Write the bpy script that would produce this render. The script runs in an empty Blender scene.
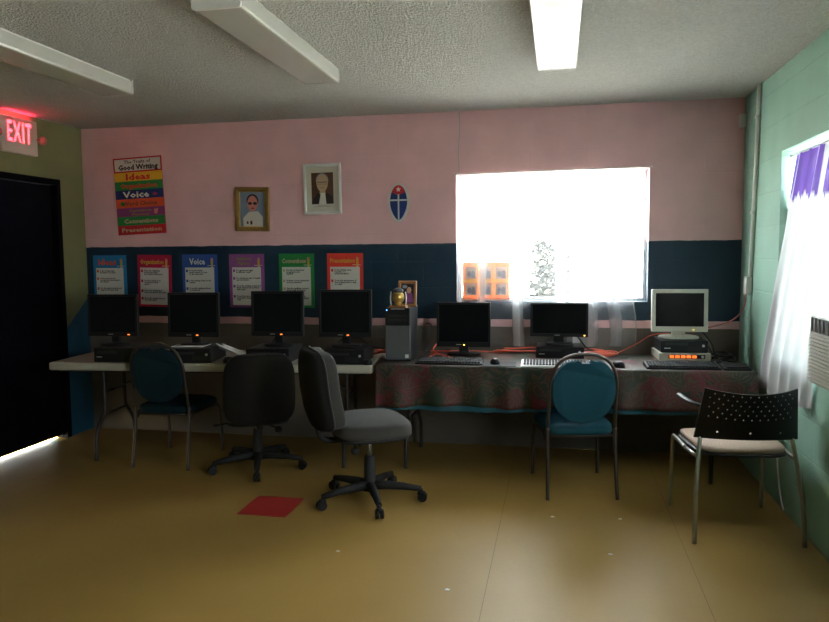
import bpy, bmesh, math, random
from mathutils import Vector, Matrix, noise
random.seed(7)
scene = bpy.context.scene
C = scene.collection
PI = math.pi
R = math.radians

# ------------------------------------------------------------------ camera
YAW, PITCH, ROLL, CAM_Z = 0.1992, 0.0795, -0.0087, 1.450
fw = Vector((-math.sin(YAW) * math.cos(PITCH), math.cos(YAW) * math.cos(PITCH), -math.sin(PITCH)))
rt = Vector((math.cos(YAW), math.sin(YAW), 0)); up = rt.cross(fw)
cr, sr = math.cos(ROLL), math.sin(ROLL)
r2, u2 = rt * cr + up * sr, up * cr - rt * sr
cam_data = bpy.data.cameras.new('camera'); cam = bpy.data.objects.new('camera', cam_data); C.objects.link(cam)
cam.matrix_world = Matrix(((r2.x, u2.x, -fw.x, 0), (r2.y, u2.y, -fw.y, 0), (r2.z, u2.z, -fw.z, CAM_Z), (0, 0, 0, 1)))
cam_data.sensor_width = 36; cam_data.lens = 713.0 / 829 * 36; cam_data.clip_start = 0.05
scene.camera = cam

# ------------------------------------------------------------------ sky, exposure
SKY = 18.0
world = bpy.data.worlds.new('sky'); scene.world = world; world.use_nodes = True
bg = world.node_tree.nodes['Background']
bg.inputs[0].default_value = (0.90, 0.96, 1.0, 1); bg.inputs[1].default_value = SKY
vs = scene.view_settings
vs.view_transform = 'Standard'; vs.look = 'None'; vs.gamma = 1.0; vs.use_curve_mapping = False
vs.exposure = 0.48
scene.cycles.max_bounces = 10; scene.cycles.diffuse_bounces = 3; scene.cycles.transparent_max_bounces = 16
scene.cycles.use_denoising = True

D, XL, XR, H, YR = 5.325, -3.87, 1.248, 2.5, -3.6     # back wall, left, right, ceiling, rear wall
WX0, WX1, WZ0, WZ1 = -0.750, 0.628, 1.095, 2.045      # back window opening
VY0, VY1, VZ0, VZ1 = 3.05, 4.47, 0.84, 2.02           # right window opening
UY0, UY1 = 0.60, 1.75                                 # unseen second right window, added for light from the camera's side
TH = 0.20                                             # block wall thickness

def portal(name, loc, sx, sy, rot):
    l = bpy.data.lights.new(name, 'AREA'); l.shape = 'RECTANGLE'; l.size = sx; l.size_y = sy
    l.cycles.is_portal = True
    o = bpy.data.objects.new(name, l); C.objects.link(o); o.location = loc; o.rotation_euler = rot
portal('sky_portal_back', ((WX0 + WX1) / 2, D + TH + .02, (WZ0 + WZ1) / 2), WX1 - WX0, WZ1 - WZ0, (-PI / 2, 0, 0))
portal('sky_portal_near', (XR + TH + .02, (UY0 + UY1) / 2, (VZ0 + VZ1) / 2), VZ1 - VZ0, UY1 - UY0, (0, PI / 2, 0))
portal('sky_portal_side', (XR + TH + .02, (VY0 + VY1) / 2, (VZ0 + VZ1) / 2), VZ1 - VZ0, VY1 - VY0, (0, PI / 2, 0))

# high sun behind the building: lights the ground outside, never enters the windows
sun_d = bpy.data.lights.new('sun', 'SUN'); sun_d.energy = 340; sun_d.angle = R(.53); sun_d.color = (1, .95, .87)
sun = bpy.data.objects.new('sun', sun_d); C.objects.link(sun)
sun.rotation_euler = Vector((.42, .45, -1)).to_track_quat('-Z', 'Y').to_euler()

# ------------------------------------------------------------------ materials
def new_mat(name):
    m = bpy.data.materials.new(name); m.use_nodes = True
    nt = m.node_tree; b = nt.nodes['Principled BSDF']
    return m, nt, b
def mat(name, col, rough=.5, metal=0, var=.12, scale=30, bump=0, bscale=200, spec=.5):
    """plain surface with a little procedural variation"""
    m, nt, b = new_mat(name)
    b.inputs['Roughness'].default_value = rough; b.inputs['Metallic'].default_value = metal
    b.inputs['Specular IOR Level'].default_value = spec
    tc = nt.nodes.new('ShaderNodeTexCoord')
    n = nt.nodes.new('ShaderNodeTexNoise'); n.inputs['Scale'].default_value = scale; n.inputs['Detail'].default_value = 4
    nt.links.new(tc.outputs['Object'], n.inputs['Vector'])
    mx = nt.nodes.new('ShaderNodeMix'); mx.data_type = 'RGBA'
    mx.inputs[6].default_value = (*[c * (1 - var) for c in col], 1); mx.inputs[7].default_value = (*[min(1, c * (1 + var)) for c in col], 1)
    nt.links.new(n.outputs['Fac'], mx.inputs[0]); nt.links.new(mx.outputs[2], b.inputs['Base Color'])
    if bump:
        n2 = nt.nodes.new('ShaderNodeTexNoise'); n2.inputs['Scale'].default_value = bscale; n2.inputs['Detail'].default_value = 3
        nt.links.new(tc.outputs['Object'], n2.inputs['Vector'])
        bp = nt.nodes.new('ShaderNodeBump'); bp.inputs['Strength'].default_value = bump; bp.inputs['Distance'].default_value = .01
        nt.links.new(n2.outputs['Fac'], bp.inputs['Height']); nt.links.new(bp.outputs[0], b.inputs['Normal'])
    return m
def emit(name, col, s):
    m, nt, b = new_mat(name)
    b.inputs['Base Color'].default_value = (*col, 1); b.inputs['Emission Color'].default_value = (*col, 1); b.inputs['Emission Strength'].default_value = s
    return m
class N:   # tiny node helper
    def __init__(s, nt): s.nt = nt
    def math(s, op, a, b=0):
        n = s.nt.nodes.new('ShaderNodeMath'); n.operation = op
        for i, v in enumerate((a, b)):
            if isinstance(v, (int, float)): n.inputs[i].default_value = v
            else: s.nt.links.new(v, n.inputs[i])
        return n.outputs[0]
    def mix(s, f, a, b):
        n = s.nt.nodes.new('ShaderNodeMix'); n.data_type = 'RGBA'
        for i, v in ((0, f), (6, a), (7, b)):
            if isinstance(v, tuple): n.inputs[i].default_value = (*v[:3], 1)
            elif isinstance(v, (int, float)): n.inputs[i].default_value = v
            else: s.nt.links.new(v, n.inputs[i])
        return n.outputs[2]
    def tex(s, kind, scale, vec, **k):
        n = s.nt.nodes.new(kind); n.inputs['Scale'].default_value = scale; s.nt.links.new(vec, n.inputs['Vector'])
        for a, v in k.items(): n.inputs[a].default_value = v
        return n
def block_wall(name, axis, bands, bump=.35, slant=0):
    """painted concrete block: bands = [(z_top, colour)...] from the floor up; axis = horizontal axis along the wall"""
    m, nt, b = new_mat(name); h = N(nt)
    tc = nt.nodes.new('ShaderNodeTexCoord'); sp = nt.nodes.new('ShaderNodeSeparateXYZ'); nt.links.new(tc.outputs['Object'], sp.inputs[0])
    nz = h.tex('ShaderNodeTexNoise', 9, tc.outputs['Object'], Detail=4)
    zz0 = sp.outputs[2]
    if slant: zz0 = h.math('ADD', zz0, h.math('MULTIPLY', h.math('SUBTRACT', D, sp.outputs[axis]), slant))
    zz = h.math('ADD', zz0, h.math('MULTIPLY', h.math('SUBTRACT', nz.outputs['Fac'], .5), .012))
    col = bands[0][1]
    for (zt, _), (_, c2) in zip(bands[:-1], bands[1:]):
        f = h.math('GREATER_THAN', zz, zt); col = h.mix(f, col, c2)
    n2 = h.tex('ShaderNodeTexNoise', 3.5, tc.outputs['Object'], Detail=6)
    dirt = h.math('MULTIPLY_ADD', n2.outputs['Fac'], .35); nt.nodes[-1].inputs[2].default_value = .80
    hsv = nt.nodes.new('ShaderNodeHueSaturation'); nt.links.new(dirt, hsv.inputs['Value'])
    if isinstance(col, tuple): hsv.inputs['Color'].default_value = (*col, 1)
    else: nt.links.new(col, hsv.inputs['Color'])
    nt.links.new(hsv.outputs[0], b.inputs['Base Color'])
    cb = nt.nodes.new('ShaderNodeCombineXYZ'); nt.links.new(sp.outputs[axis], cb.inputs[0]); nt.links.new(sp.outputs[2], cb.inputs[1])
    br = nt.nodes.new('ShaderNodeTexBrick'); nt.links.new(cb.outputs[0], br.inputs['Vector'])
    br.inputs['Scale'].default_value = 1; br.inputs['Mortar Size'].default_value = .006; br.inputs['Mortar Smooth'].default_value = .8
    br.inputs['Brick Width'].default_value = .4; br.inputs['Row Height'].default_value = .2
    n3 = h.tex('ShaderNodeTexNoise', 60, tc.outputs['Object'], Detail=5)
    hh = h.math('SUBTRACT', h.math('MULTIPLY', n3.outputs['Fac'], .5), h.math('MULTIPLY', br.outputs['Fac'], .35))
    bp = nt.nodes.new('ShaderNodeBump'); bp.inputs['Strength'].default_value = bump; bp.inputs['Distance'].default_value = .006
    nt.links.new(hh, bp.inputs['Height']); nt.links.new(bp.outputs[0], b.inputs['Normal'])
    b.inputs['Roughness'].default_value = .55; b.inputs['Specular IOR Level'].default_value = .3
    return m

PINK, NAVY, TAUPE = (.82, .50, .515), (.009, .030, .056), (.15, .128, .105)
M = {}
M['wall_back'] = block_wall('pink_navy_wall_paint', 0, [(.905, TAUPE), (.9605, PINK), (1.53, NAVY), (9, PINK)])
M['wall_right'] = block_wall('mint_wall_paint', 1, [(9, (.31, .52, .42))], .6)
M['wall_left'] = block_wall('green_wall_paint', 1, [(1.12, (.02, .09, .15)), (9, (.19, .185, .08))], .35, .85)
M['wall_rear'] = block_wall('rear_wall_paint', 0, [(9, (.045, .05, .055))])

def floor_mat():
    m, nt, b = new_mat('tan_vinyl_tile'); h = N(nt)
    tc = nt.nodes.new('ShaderNodeTexCoord'); sp = nt.nodes.new('ShaderNodeSeparateXYZ'); nt.links.new(tc.outputs['Object'], sp.inputs[0])
    def seam(axis, off, pitch, w):
        v = h.math('ADD', sp.outputs[axis], off + 100 * pitch)
        md = h.math('MODULO', v, pitch)
        return h.math('LESS_THAN', md, w)
    big = h.math('MULTIPLY', seam(0, .30, .9144, .004), h.math('GREATER_THAN', sp.outputs[0], -.8))
    small = h.math('MAXIMUM', seam(0, .30, .3048, .002), seam(1, .18, .3048, .002))
    n1 = h.tex('ShaderNodeTexNoise', 2.2, tc.outputs['Object'], Detail=6)
    n2 = h.tex('ShaderNodeTexNoise', 45, tc.outputs['Object'], Detail=5)
    c = h.mix(n1.outputs['Fac'], (.29, .170, .040), (.39, .25, .075))
    c = h.mix(h.math('MULTIPLY', n2.outputs['Fac'], .35), c, (.34, .22, .06))
    c = h.mix(h.math('MULTIPLY', small, .05), c, (.12, .08, .03))
    c = h.mix(h.math('MULTIPLY', big, .55), c, (.10, .06, .02))
    nt.links.new(c, b.inputs['Base Color'])
    rr = h.math('ADD', h.math('MULTIPLY', n2.outputs['Fac'], .2), .34)
    nt.links.new(rr, b.inputs['Roughness']); b.inputs['Specular IOR Level'].default_value = .35
    return m
M['floor'] = floor_mat()
M['ceiling'] = mat('popcorn_ceiling', (.87, .85, .75), .95, var=.28, scale=75, bump=1.0, bscale=95, spec=.1)
M['ceiling'].node_tree.nodes['Bump'].inputs['Distance'].default_value = .06
M['white_metal'] = mat('white_enamel', (.72, .72, .69), .4, var=.05)
M['lens'] = mat('prismatic_lens', (.52, .52, .47), .26, var=.04, scale=60, spec=.8)
M['black'] = mat('black_plastic', (.008, .008, .009), .42, spec=.3)
M['black_matte'] = mat('black_matte_plastic', (.008, .008, .008), .7)
M['screen'] = mat('monitor_screen', (.008, .009, .010), .25, var=.04, spec=.06)
M['pc_grey'] = mat('dark_grey_plastic', (.075, .078, .082), .5)
M['pc_case'] = mat('steel_case', (.014, .0145, .016), .45)
M['silver'] = mat('silver_trim', (.55, .55, .55), .3, .8)
M['chrome'] = mat('dull_chrome', (.38, .37, .33), .32, .9)
M['bronze_tube'] = mat('brown_hammered_tube', (.07, .055, .044), .38, .55)
M['beige_plastic'] = mat('beige_plastic', (.56, .54, .47), .45, var=.05)
M['cream'] = mat('putty_plastic', (.46, .44, .36), .45, var=.05)
M['table_white'] = mat('white_blow_moulded_plastic', (.40, .375, .31), .5, var=.05, bump=.1, bscale=300)
M['leg_grey'] = mat('charcoal_leg_paint', (.045, .04, .038), .45, .4)
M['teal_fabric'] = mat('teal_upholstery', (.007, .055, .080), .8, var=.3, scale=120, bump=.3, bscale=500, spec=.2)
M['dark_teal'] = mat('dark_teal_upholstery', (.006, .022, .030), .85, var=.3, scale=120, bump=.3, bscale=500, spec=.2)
M['grey_fabric'] = mat('grey_upholstery', (.050, .046, .042), .85, var=.35, scale=160, bump=.5, bscale=350, spec=.25)
_b = M['grey_fabric'].node_tree.nodes['Principled BSDF']; _b.inputs['Sheen Weight'].default_value = .12; _b.inputs['Sheen Roughness'].default_value = .45
M['shaded_grey_fabric'] = mat('shaded_grey_upholstery', (.014, .013, .012), .9, var=.35, scale=160, bump=.4, bscale=350, spec=.1)  # the grey upholstery darkened: shade on the chair rear put into the colour
M['beige_fabric'] = mat('beige_upholstery', (.47, .36, .29), .9, var=.15, scale=120, bump=.4, bscale=400, spec=.1)
M['door'] = mat('black_door_paint', (.002, .002, .004), .7, spec=.05)
M['paper'] = mat('white_paper', (.75, .75, .73), .7, var=.04)
M['orange_cord'] = mat('orange_cord', (.75, .13, .07), .5)
M['pink_cord'] = mat('pink_red_cord', (.62, .16, .17), .5)
M['black_cord'] = mat('black_cord', (.012, .012, .012), .5)
M['grey_cord'] = mat('grey_cord', (.45, .42, .40), .6)
M['gold'] = mat('gilded_wood', (.36, .22, .07), .38, .55, var=.35, scale=70)
M['brass'] = mat('brass', (.62, .42, .13), .3, .8, var=.3, scale=60)
M['wood'] = mat('brown_wood', (.33, .15, .06), .5, var=.25, scale=25)
M['red_tile'] = mat('red_vinyl_tile', (.34, .025, .022), .38, var=.15, scale=20)
M['led_orange'] = emit('orange_power_light', (1, .20, .03), 1.7)
M['led_yellow'] = emit('yellow_power_light', (1, .62, .10), 3.0)
M['led_blue'] = emit('blue_power_light', (.12, .35, 1), 4.0)
M['switch_glow'] = emit('lit_orange_switch', (1, .17, .025), 1.1)
M['exit_red'] = emit('lit_exit_letters', (1, .035, .055), 7.5)
M['exit_face'] = mat('white_sign_face', (.62, .50, .42), .5, var=.04)
PAL = {}
def flat(name, col, rough=.6):
    if name not in PAL: PAL[name] = mat('print_' + name, col, rough, var=.05, spec=.2)
    return PAL[name]
for n, c in dict(red=(.50, .02, .025), yellow=(.72, .42, .03), green=(.02, .22, .05), navy=(.012, .03, .13), orange=(.66, .10, .03), purple=(.22, .045, .17),
                 white=(.66, .64, .58), blue=(.02, .19, .40), crimson=(.42, .015, .05), royal=(.03, .08, .30), violet=(.27, .08, .26), scarlet=(.68, .045, .03),
                 ink=(.02, .02, .022), skin=(.52, .30, .22), hair=(.30, .28, .27), sepia=(.12, .055, .03), sky=(.20, .25, .34), gold=(.62, .36, .05),
                 grey=(.30, .30, .30), olive=(.22, .22, .05), maroon=(.20, .03, .05), pale=(.62, .60, .50), tan=(.50, .36, .22), rose=(.60, .22, .18),
                 brown=(.16, .06, .03), dark=(.04, .03, .03)).items(): flat(n, c)
P = PAL

def glass_mat():
    m, nt, b = new_mat('window_glass'); nt.nodes.remove(b)
    t = nt.nodes.new('ShaderNodeBsdfTransparent'); t.inputs[0].default_value = (.93, .95, .94, 1)
    g = nt.nodes.new('ShaderNodeBsdfGlossy'); g.inputs['Roughness'].default_value = .05
    x = nt.nodes.new('ShaderNodeMixShader'); x.inputs[0].default_value = .06
    nt.links.new(t.outputs[0], x.inputs[1]); nt.links.new(g.outputs[0], x.inputs[2])
    nt.links.new(x.outputs[0], nt.nodes['Material Output'].inputs[0]); return m
M['glass'] = glass_mat()
def sheer_mat(name, thin=.86, thick=.26, purple=False, front=.66):
    """sheer cloth: threads pass, scatter or block light; 'gather' says how bunched the cloth is"""
    m, nt, b = new_mat(name); nt.nodes.remove(b); h = N(nt)
    at = nt.nodes.new('ShaderNodeAttribute'); at.attribute_name = 'gather'
    tc = nt.nodes.new('ShaderNodeTexCoord')
    w = h.tex('ShaderNodeTexNoise', 14, tc.outputs['Object'], Detail=5)
    tr = h.math('ADD', h.math('MULTIPLY', at.outputs['Fac'], thick - thin), thin)
    tr = h.math('ADD', tr, h.math('MULTIPLY', h.math('SUBTRACT', w.outputs['Fac'], .5), .15))
    col = (.86, .86, .88)
    if purple:
        at2 = nt.nodes.new('ShaderNodeAttribute'); at2.attribute_name = 'purple'
        col = h.mix(at2.outputs['Fac'], (.66, .66, .69), (.13, .075, .34))
    T = nt.nodes.new('ShaderNodeBsdfTransparent'); L = nt.nodes.new('ShaderNodeBsdfTranslucent'); Df = nt.nodes.new('ShaderNodeBsdfDiffuse')
    for nd in (L, Df):
        if isinstance(col, tuple): nd.inputs[0].default_value = (*col, 1)
        else: nt.links.new(col, nd.inputs[0])
    if not isinstance(col, tuple):
        tint = h.mix(.35, (1, 1, 1), col); nt.links.new(tint, T.inputs[0])
    a = nt.nodes.new('ShaderNodeMixShader'); a.inputs[0].default_value = front
    nt.links.new(L.outputs[0], a.inputs[1]); nt.links.new(Df.outputs[0], a.inputs[2])
    x = nt.nodes.new('ShaderNodeMixShader'); nt.links.new(tr, x.inputs[0])
    nt.links.new(a.outputs[0], x.inputs[1]); nt.links.new(T.outputs[0], x.inputs[2])
    nt.links.new(x.outputs[0], nt.nodes['Material Output'].inputs[0]); return m
M['sheer'] = sheer_mat('white_sheer')
M['sheer_side'] = sheer_mat('white_and_purple_sheer', .02, .0, True, .92)
def cloth_mat():
    m, nt, b = new_mat('paisley_print_cloth'); h = N(nt)
    tc = nt.nodes.new('ShaderNodeTexCoord')
    d = h.tex('ShaderNodeTexNoise', 3.5, tc.outputs['Object'], Detail=3)
    mp = nt.nodes.new('ShaderNodeMix'); mp.data_type = 'RGBA'; mp.blend_type = 'ADD'; mp.inputs[0].default_value = .35
    nt.links.new(tc.outputs['Object'], mp.inputs[6]); nt.links.new(d.outputs['Color'], mp.inputs[7])
    v = h.tex('ShaderNodeTexVoronoi', 7.5, mp.outputs[2])
    ring = h.math('SINE', h.math('MULTIPLY', v.outputs['Distance'], 34))
    cells = nt.nodes.new('ShaderNodeValToRGB'); nt.links.new(v.outputs['Color'], cells.inputs[0])
    el = cells.color_ramp.elements
    el[0].position = .25; el[0].color = (.10, .016, .020, 1); el[1].position = .75; el[1].color = (.014, .036, .022, 1)
    e = el.new(.5); e.color = (.05, .034, .022, 1)
    c = h.mix(h.math('GREATER_THAN', ring, .35), cells.outputs[0], (.075, .052, .030))
    n2 = h.tex('ShaderNodeTexNoise', 5, mp.outputs[2], Detail=4)
    c = h.mix(h.math('GREATER_THAN', n2.outputs['Fac'], .63), c, (.13, .016, .030))
    c = h.mix(h.math('LESS_THAN', n2.outputs['Fac'], .40), c, (.016, .040, .024))
    n3 = h.tex('ShaderNodeTexNoise', 60, tc.outputs['Object'], Detail=3)
    c = h.mix(h.math('MULTIPLY', n3.outputs['Fac'], .6), c, (.035, .024, .02))
    nt.links.new(c, b.inputs['Base Color']); b.inputs['Roughness'].default_value = .55; b.inputs['Specular IOR Level'].default_value = .3
    
    return m
M['cloth'] = cloth_mat()
M['teal_cloth'] = mat('turquoise_cloth', (.008, .10, .15), .6)

# ------------------------------------------------------------------ mesh helpers
def smooth(pts, n=6, closed=False):
    P_ = [Vector(p) for p in pts]; out = []
    if len(P_) < 3: return P_
    for i in range(len(P_) - 1):
        p0 = P_[max(i - 1, 0)]; p1 = P_[i]; p2 = P_[i + 1]; p3 = P_[min(i + 2, len(P_) - 1)]
        for k in range(n):
            t = k / n
            out.append(.5 * ((2 * p1) + (p2 - p0) * t + (2 * p0 - 5 * p1 + 4 * p2 - p3) * t * t + (3 * p1 - p0 - 3 * p2 + p3) * t ** 3))
    out.append(P_[-1]); return out

class MB:
    def __init__(s): s.bm = bmesh.new(); s.mi = 0
    def _tag(s, faces):
        for f in faces: f.material_index = s.mi
    def box(s, c, d, bevel=0, rot=None, seg=2, smooth_=False):
        r = bmesh.ops.create_cube(s.bm, size=1); vs_ = r['verts']
        mt = Matrix.Translation(c) @ (rot.to_4x4() if rot else Matrix()) @ Matrix.Diagonal((*d, 1))
        bmesh.ops.transform(s.bm, matrix=mt, verts=vs_)
        fs = list({f for v in vs_ for f in v.link_faces}); s._tag(fs)
        if bevel:
            es = list({e for v in vs_ for e in v.link_edges})
            rb = bmesh.ops.bevel(s.bm, geom=es, offset=min(bevel, min(d) * .49), segments=seg, affect='EDGES', profile=.5)
            s._tag(rb['faces'])
        return s
    def lo(s, a, b, bevel=0, seg=2): return s.box([(i + j) / 2 for i, j in zip(a, b)], [abs(j - i) for i, j in zip(a, b)], bevel, None, seg)
    def tube(s, pts, r, seg=10, caps=True):
        pts = [Vector(p) for p in pts]; n = len(pts); rings = []
        rs = r if isinstance(r, (list, tuple)) else [r] * n
        nrm = None
        for i, p in enumerate(pts):
            t = (pts[min(i + 1, n - 1)] - pts[max(i - 1, 0)]).normalized()
            if nrm is None:
                a = Vector((0, 0, 1)) if abs(t.z) < .9 else Vector((1, 0, 0)); nrm = t.cross(a).normalized()
            else:
                nrm = (nrm - t * nrm.dot(t)); nrm = nrm.normalized() if nrm.length > 1e-6 else t.orthogonal().normalized()
            b = t.cross(nrm)
            rings.append([s.bm.verts.new(p + (nrm * math.cos(2 * PI * k / seg) + b * math.sin(2 * PI * k / seg)) * rs[i]) for k in range(seg)])
        for i in range(n - 1):
            for k in range(seg):
                f = s.bm.faces.new((rings[i][k], rings[i][(k + 1) % seg], rings[i + 1][(k + 1) % seg], rings[i + 1][k])); f.smooth = True; f.material_index = s.mi
        if caps:
            for rg in (rings[0][::-1], rings[-1]):
                f = s.bm.faces.new(rg); f.material_index = s.mi
        return s
    def cyl(s, a, b, r, seg=20, r1=None): return s.tube([a, b], [r, r if r1 is None else r1], seg)
    def lathe(s, prof, c=(0, 0, 0), seg=24):
        c = Vector(c); rings = []
        for (r, z) in prof:
            rings.append([s.bm.verts.new(c + Vector((max(r, 1e-4) * math.cos(2 * PI * k / seg), max(r, 1e-4) * math.sin(2 * PI * k / seg), z))) for k in range(seg)])
        for i in range(len(prof) - 1):
            for k in range(seg):
                f = s.bm.faces.new((rings[i][k], rings[i][(k + 1) % seg], rings[i + 1][(k + 1) % seg], rings[i + 1][k])); f.smooth = True; f.material_index = s.mi
        for rg in (rings[0][::-1], rings[-1]):
            f = s.bm.faces.new(rg); f.material_index = s.mi
        return s
    def sell(s, a, b, c, e1=.4, e2=.4, loc=(0, 0, 0), fn=None, nu=40, nv=20):
        """superellipsoid, optional deform"""
        pw = lambda v, e: math.copysign(abs(v) ** e, v)
        rings = []
        for j in range(nv + 1):
            v = -PI / 2 + PI * j / nv; cv, sv = pw(math.cos(v), e1), pw(math.sin(v), e1); ring = []
            for k in range(nu):
                u = 2 * PI * k / nu
                p = Vector((a * cv * pw(math.cos(u), e2), b * cv * pw(math.sin(u), e2), c * sv))
                if fn: p = Vector(fn(p))
                ring.append(s.bm.verts.new(p + Vector(loc)))
            rings.append(ring)
        for j in range(nv):
            for k in range(nu):
                f = s.bm.faces.new((rings[j][k], rings[j][(k + 1) % nu], rings[j + 1][(k + 1) % nu], rings[j + 1][k])); f.smooth = True; f.material_index = s.mi
        return s
    def prism(s, poly, y0, y1, bevel=0, fn=None):
        """polygon in (x, z), counter-clockwise seen from -y, extruded along y"""
        A = [s.bm.verts.new((x, y0, z)) for x, z in poly]; B = [s.bm.verts.new((x, y1, z)) for x, z in poly]
        fs = [s.bm.faces.new(A), s.bm.faces.new(B[::-1])]
        n = len(poly)
        for i in range(n): fs.append(s.bm.faces.new((A[(i + 1) % n], A[i], B[i], B[(i + 1) % n])))
        s._tag(fs)
        if bevel:
            es = [e for f in fs[:2] for e in f.edges]
            rb = bmesh.ops.bevel(s.bm, geom=list(set(es)), offset=bevel, segments=3, affect='EDGES', profile=.5); s._tag(rb['faces'])
            for f in rb['faces']: f.smooth = True
        return s
    def sheet(s, nu, nv, fn, thick=0):
        g = [[s.bm.verts.new(fn(i / nu, j / nv)) for j in range(nv + 1)] for i in range(nu + 1)]
        for i in range(nu):
            for j in range(nv):
                f = s.bm.faces.new((g[i][j], g[i + 1][j], g[i + 1][j + 1], g[i][j + 1])); f.smooth = True; f.material_index = s.mi
        return s
    def build(s, name, mats, parent=None, recalc=True):
        if recalc: bmesh.ops.recalc_face_normals(s.bm, faces=s.bm.faces)
        me = bpy.data.meshes.new(name); s.bm.to_mesh(me); s.bm.free()
        for m in (mats if isinstance(mats, (list, tuple)) else [mats]): me.materials.append(m)
        o = bpy.data.objects.new(name, me); C.objects.link(o)
        if parent: o.parent = parent
        return o

def tag(o, label, cat, group=None):
    o['label'] = label; o['category'] = cat
    if group: o['group'] = group
    return o
def thing(name, label, cat, loc=(0, 0, 0), rz=0, group=None):
    o = bpy.data.objects.new(name, None); C.objects.link(o); o.empty_display_size = .1
    o.location = loc; o.rotation_euler = (0, 0, rz)
    return tag(o, label, cat, group)
def struct(o): o['kind'] = 'structure'; return o
def dup(root, loc, rz, label=None, group=None):
    r = root.copy(); C.objects.link(r); r.location = loc; r.rotation_euler = (0, 0, rz)
    if label: r['label'] = label
    if group: r['group'] = group
    for ch in list(root.children):
        c = ch.copy(); C.objects.link(c); c.parent = r
        for g in list(ch.children):
            d = g.copy(); C.objects.link(d); d.parent = c
    return r
def text(name, body, m, parent, x, y, z, width=None, height=.02, align='CENTER', bold=0, line=1.0, space=1.0, res=1, rot=0, ext=.0004):
    """lettering facing -y, laid out in metres, centred (or left aligned) on x, first line's middle at z"""
    cu = bpy.data.curves.new(name, 'FONT'); cu.body = body; cu.size = 1; cu.align_x = align; cu.align_y = 'TOP'
    cu.offset = bold; cu.space_line = line; cu.space_character = space; cu.resolution_u = res; cu.extrude = 0
    tmp = bpy.data.objects.new('tmp', cu); C.objects.link(tmp)
    dg = bpy.context.evaluated_depsgraph_get(); dg.update()
    me = bpy.data.meshes.new_from_object(tmp.evaluated_get(dg)); bpy.data.objects.remove(tmp)
    me.materials.clear(); me.materials.append(m); me.name = name
    xs = [v.co.x for v in me.vertices]; ys = [v.co.y for v in me.vertices]
    nl = body.count('\n') + 1
    sy = height / .72
    sx = width / (max(xs) - min(xs)) if width else sy
    cx = (max(xs) + min(xs)) / 2 if align == 'CENTER' else min(xs)
    cy = max(ys) - .36
    ca, sa = math.cos(rot), math.sin(rot)
    for v in me.vertices:
        a, b = (v.co.x - cx) * sx, (v.co.y - cy) * sy
        v.co = (x + a * ca - b * sa, y, z + a * sa + b * ca)
    o = bpy.data.objects.new(name, me); C.objects.link(o); o.parent = parent
    return o

# ------------------------------------------------------------------ the room
struct(MB().lo((XL - .2, YR - .2, -.12), (XR + .2, D + .2, 0)).build('floor', M['floor']))
struct(MB().lo((XL - .2, YR - .2, H), (XR + .2, D + .2, H + .12)).build('ceiling', M['ceiling']))
def wall_with_hole(name, m, axis, a0, a1, h0, h1, n0, n1, z1=H):
    """wall slab with one rectangular opening; axis 'x' runs along x with thickness n0..n1 in y"""
    b = MB()
    us = [a0, h0[0], h0[1], a1]; zs = [0, h1[0], h1[1], z1]
    q = (lambda u, n, z: (u, n, z)) if axis == 'x' else (lambda u, n, z: (n, u, z))
    V = {}
    def v(u, n, z):
        k = (round(u, 5), round(n, 5), round(z, 5))
        if k not in V: V[k] = b.bm.verts.new(q(u, n, z))
        return V[k]
    for i in range(3):
        for j in range(3):
            if i == 1 and j == 1: continue
            if zs[j] == zs[j + 1]: continue
            for n in (n0, n1): b.bm.faces.new((v(us[i], n, zs[j]), v(us[i + 1], n, zs[j]), v(us[i + 1], n, zs[j + 1]), v(us[i], n, zs[j + 1])))
    def strip(pts):
        for (ua, za), (ub, zb_) in zip(pts, pts[1:] + pts[:1]):
            if ua == ub and za == zb_: continue
            b.bm.faces.new((v(ua, n0, za), v(ub, n0, zb_), v(ub, n1, zb_), v(ua, n1, za)))
    (u0, u1), (za, zb2) = h0, h1
    strip([(us[i], 0) for i in range(4)] + [(a1, z) for z in zs[1:]] + [(us[i], z1) for i in (2, 1, 0)] + [(a0, z) for z in zs[2:0:-1]])
    strip([(u0, za), (u1, za), (u1, zb2), (u0, zb2)])
    return struct(b.build(name, m))
wall_with_hole('wall_back', M['wall_back'], 'x', XL - .2, XR + .2, (WX0, WX1), (WZ0, WZ1), D, D + TH)
wall_with_hole('wall_right', M['wall_right'], 'y', 2.4, D, (VY0, VY1), (VZ0, VZ1), XR, XR + TH)
wall_with_hole('wall_right', M['wall_right'], 'y', YR, 2.4, (UY0, UY1), (VZ0, VZ1), XR, XR + TH)
DY0, DY1, DH = 4.10, 4.985, 2.015
b = MB()
b.lo((XL - .15, YR, 0), (XL, DY0, H)); b.lo((XL - .15, DY1, 0), (XL, D, H)); b.lo((XL - .15, DY0, DH), (XL, DY1, H))
struct(b.build('wall_left', M['wall_left']))
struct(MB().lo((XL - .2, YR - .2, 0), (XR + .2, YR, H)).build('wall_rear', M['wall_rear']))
# door in the left wall, daylight under it
d = MB().lo((XL - .09, DY0 + .005, .020), (XL - .045, DY1 - .005, DH - .005), .002).build('door_1', M['door']); struct(d)
k = MB(); k.tube([(XL - .045, DY0 + .07, .98), (XL + .005, DY0 + .07, .98)], .011, 12); k.sell(.028, .028, .028, 1, 1, (XL + .015, DY0 + .07, .98)); k.build('door_knob', M['chrome'], d)
b = MB()
b.lo((XL - .10, DY1 - .004, 0), (XL + .012, DY1 + .045, DH + .045), .003); b.lo((XL - .10, DY0 - .045, 0), (XL + .012, DY0 + .004, DH + .045), .003)
b.lo((XL - .10, DY0, DH - .003), (XL + .0115, DY1, DH + .044), .003)
struct(b.build('trim_1', M['door']))

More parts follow.
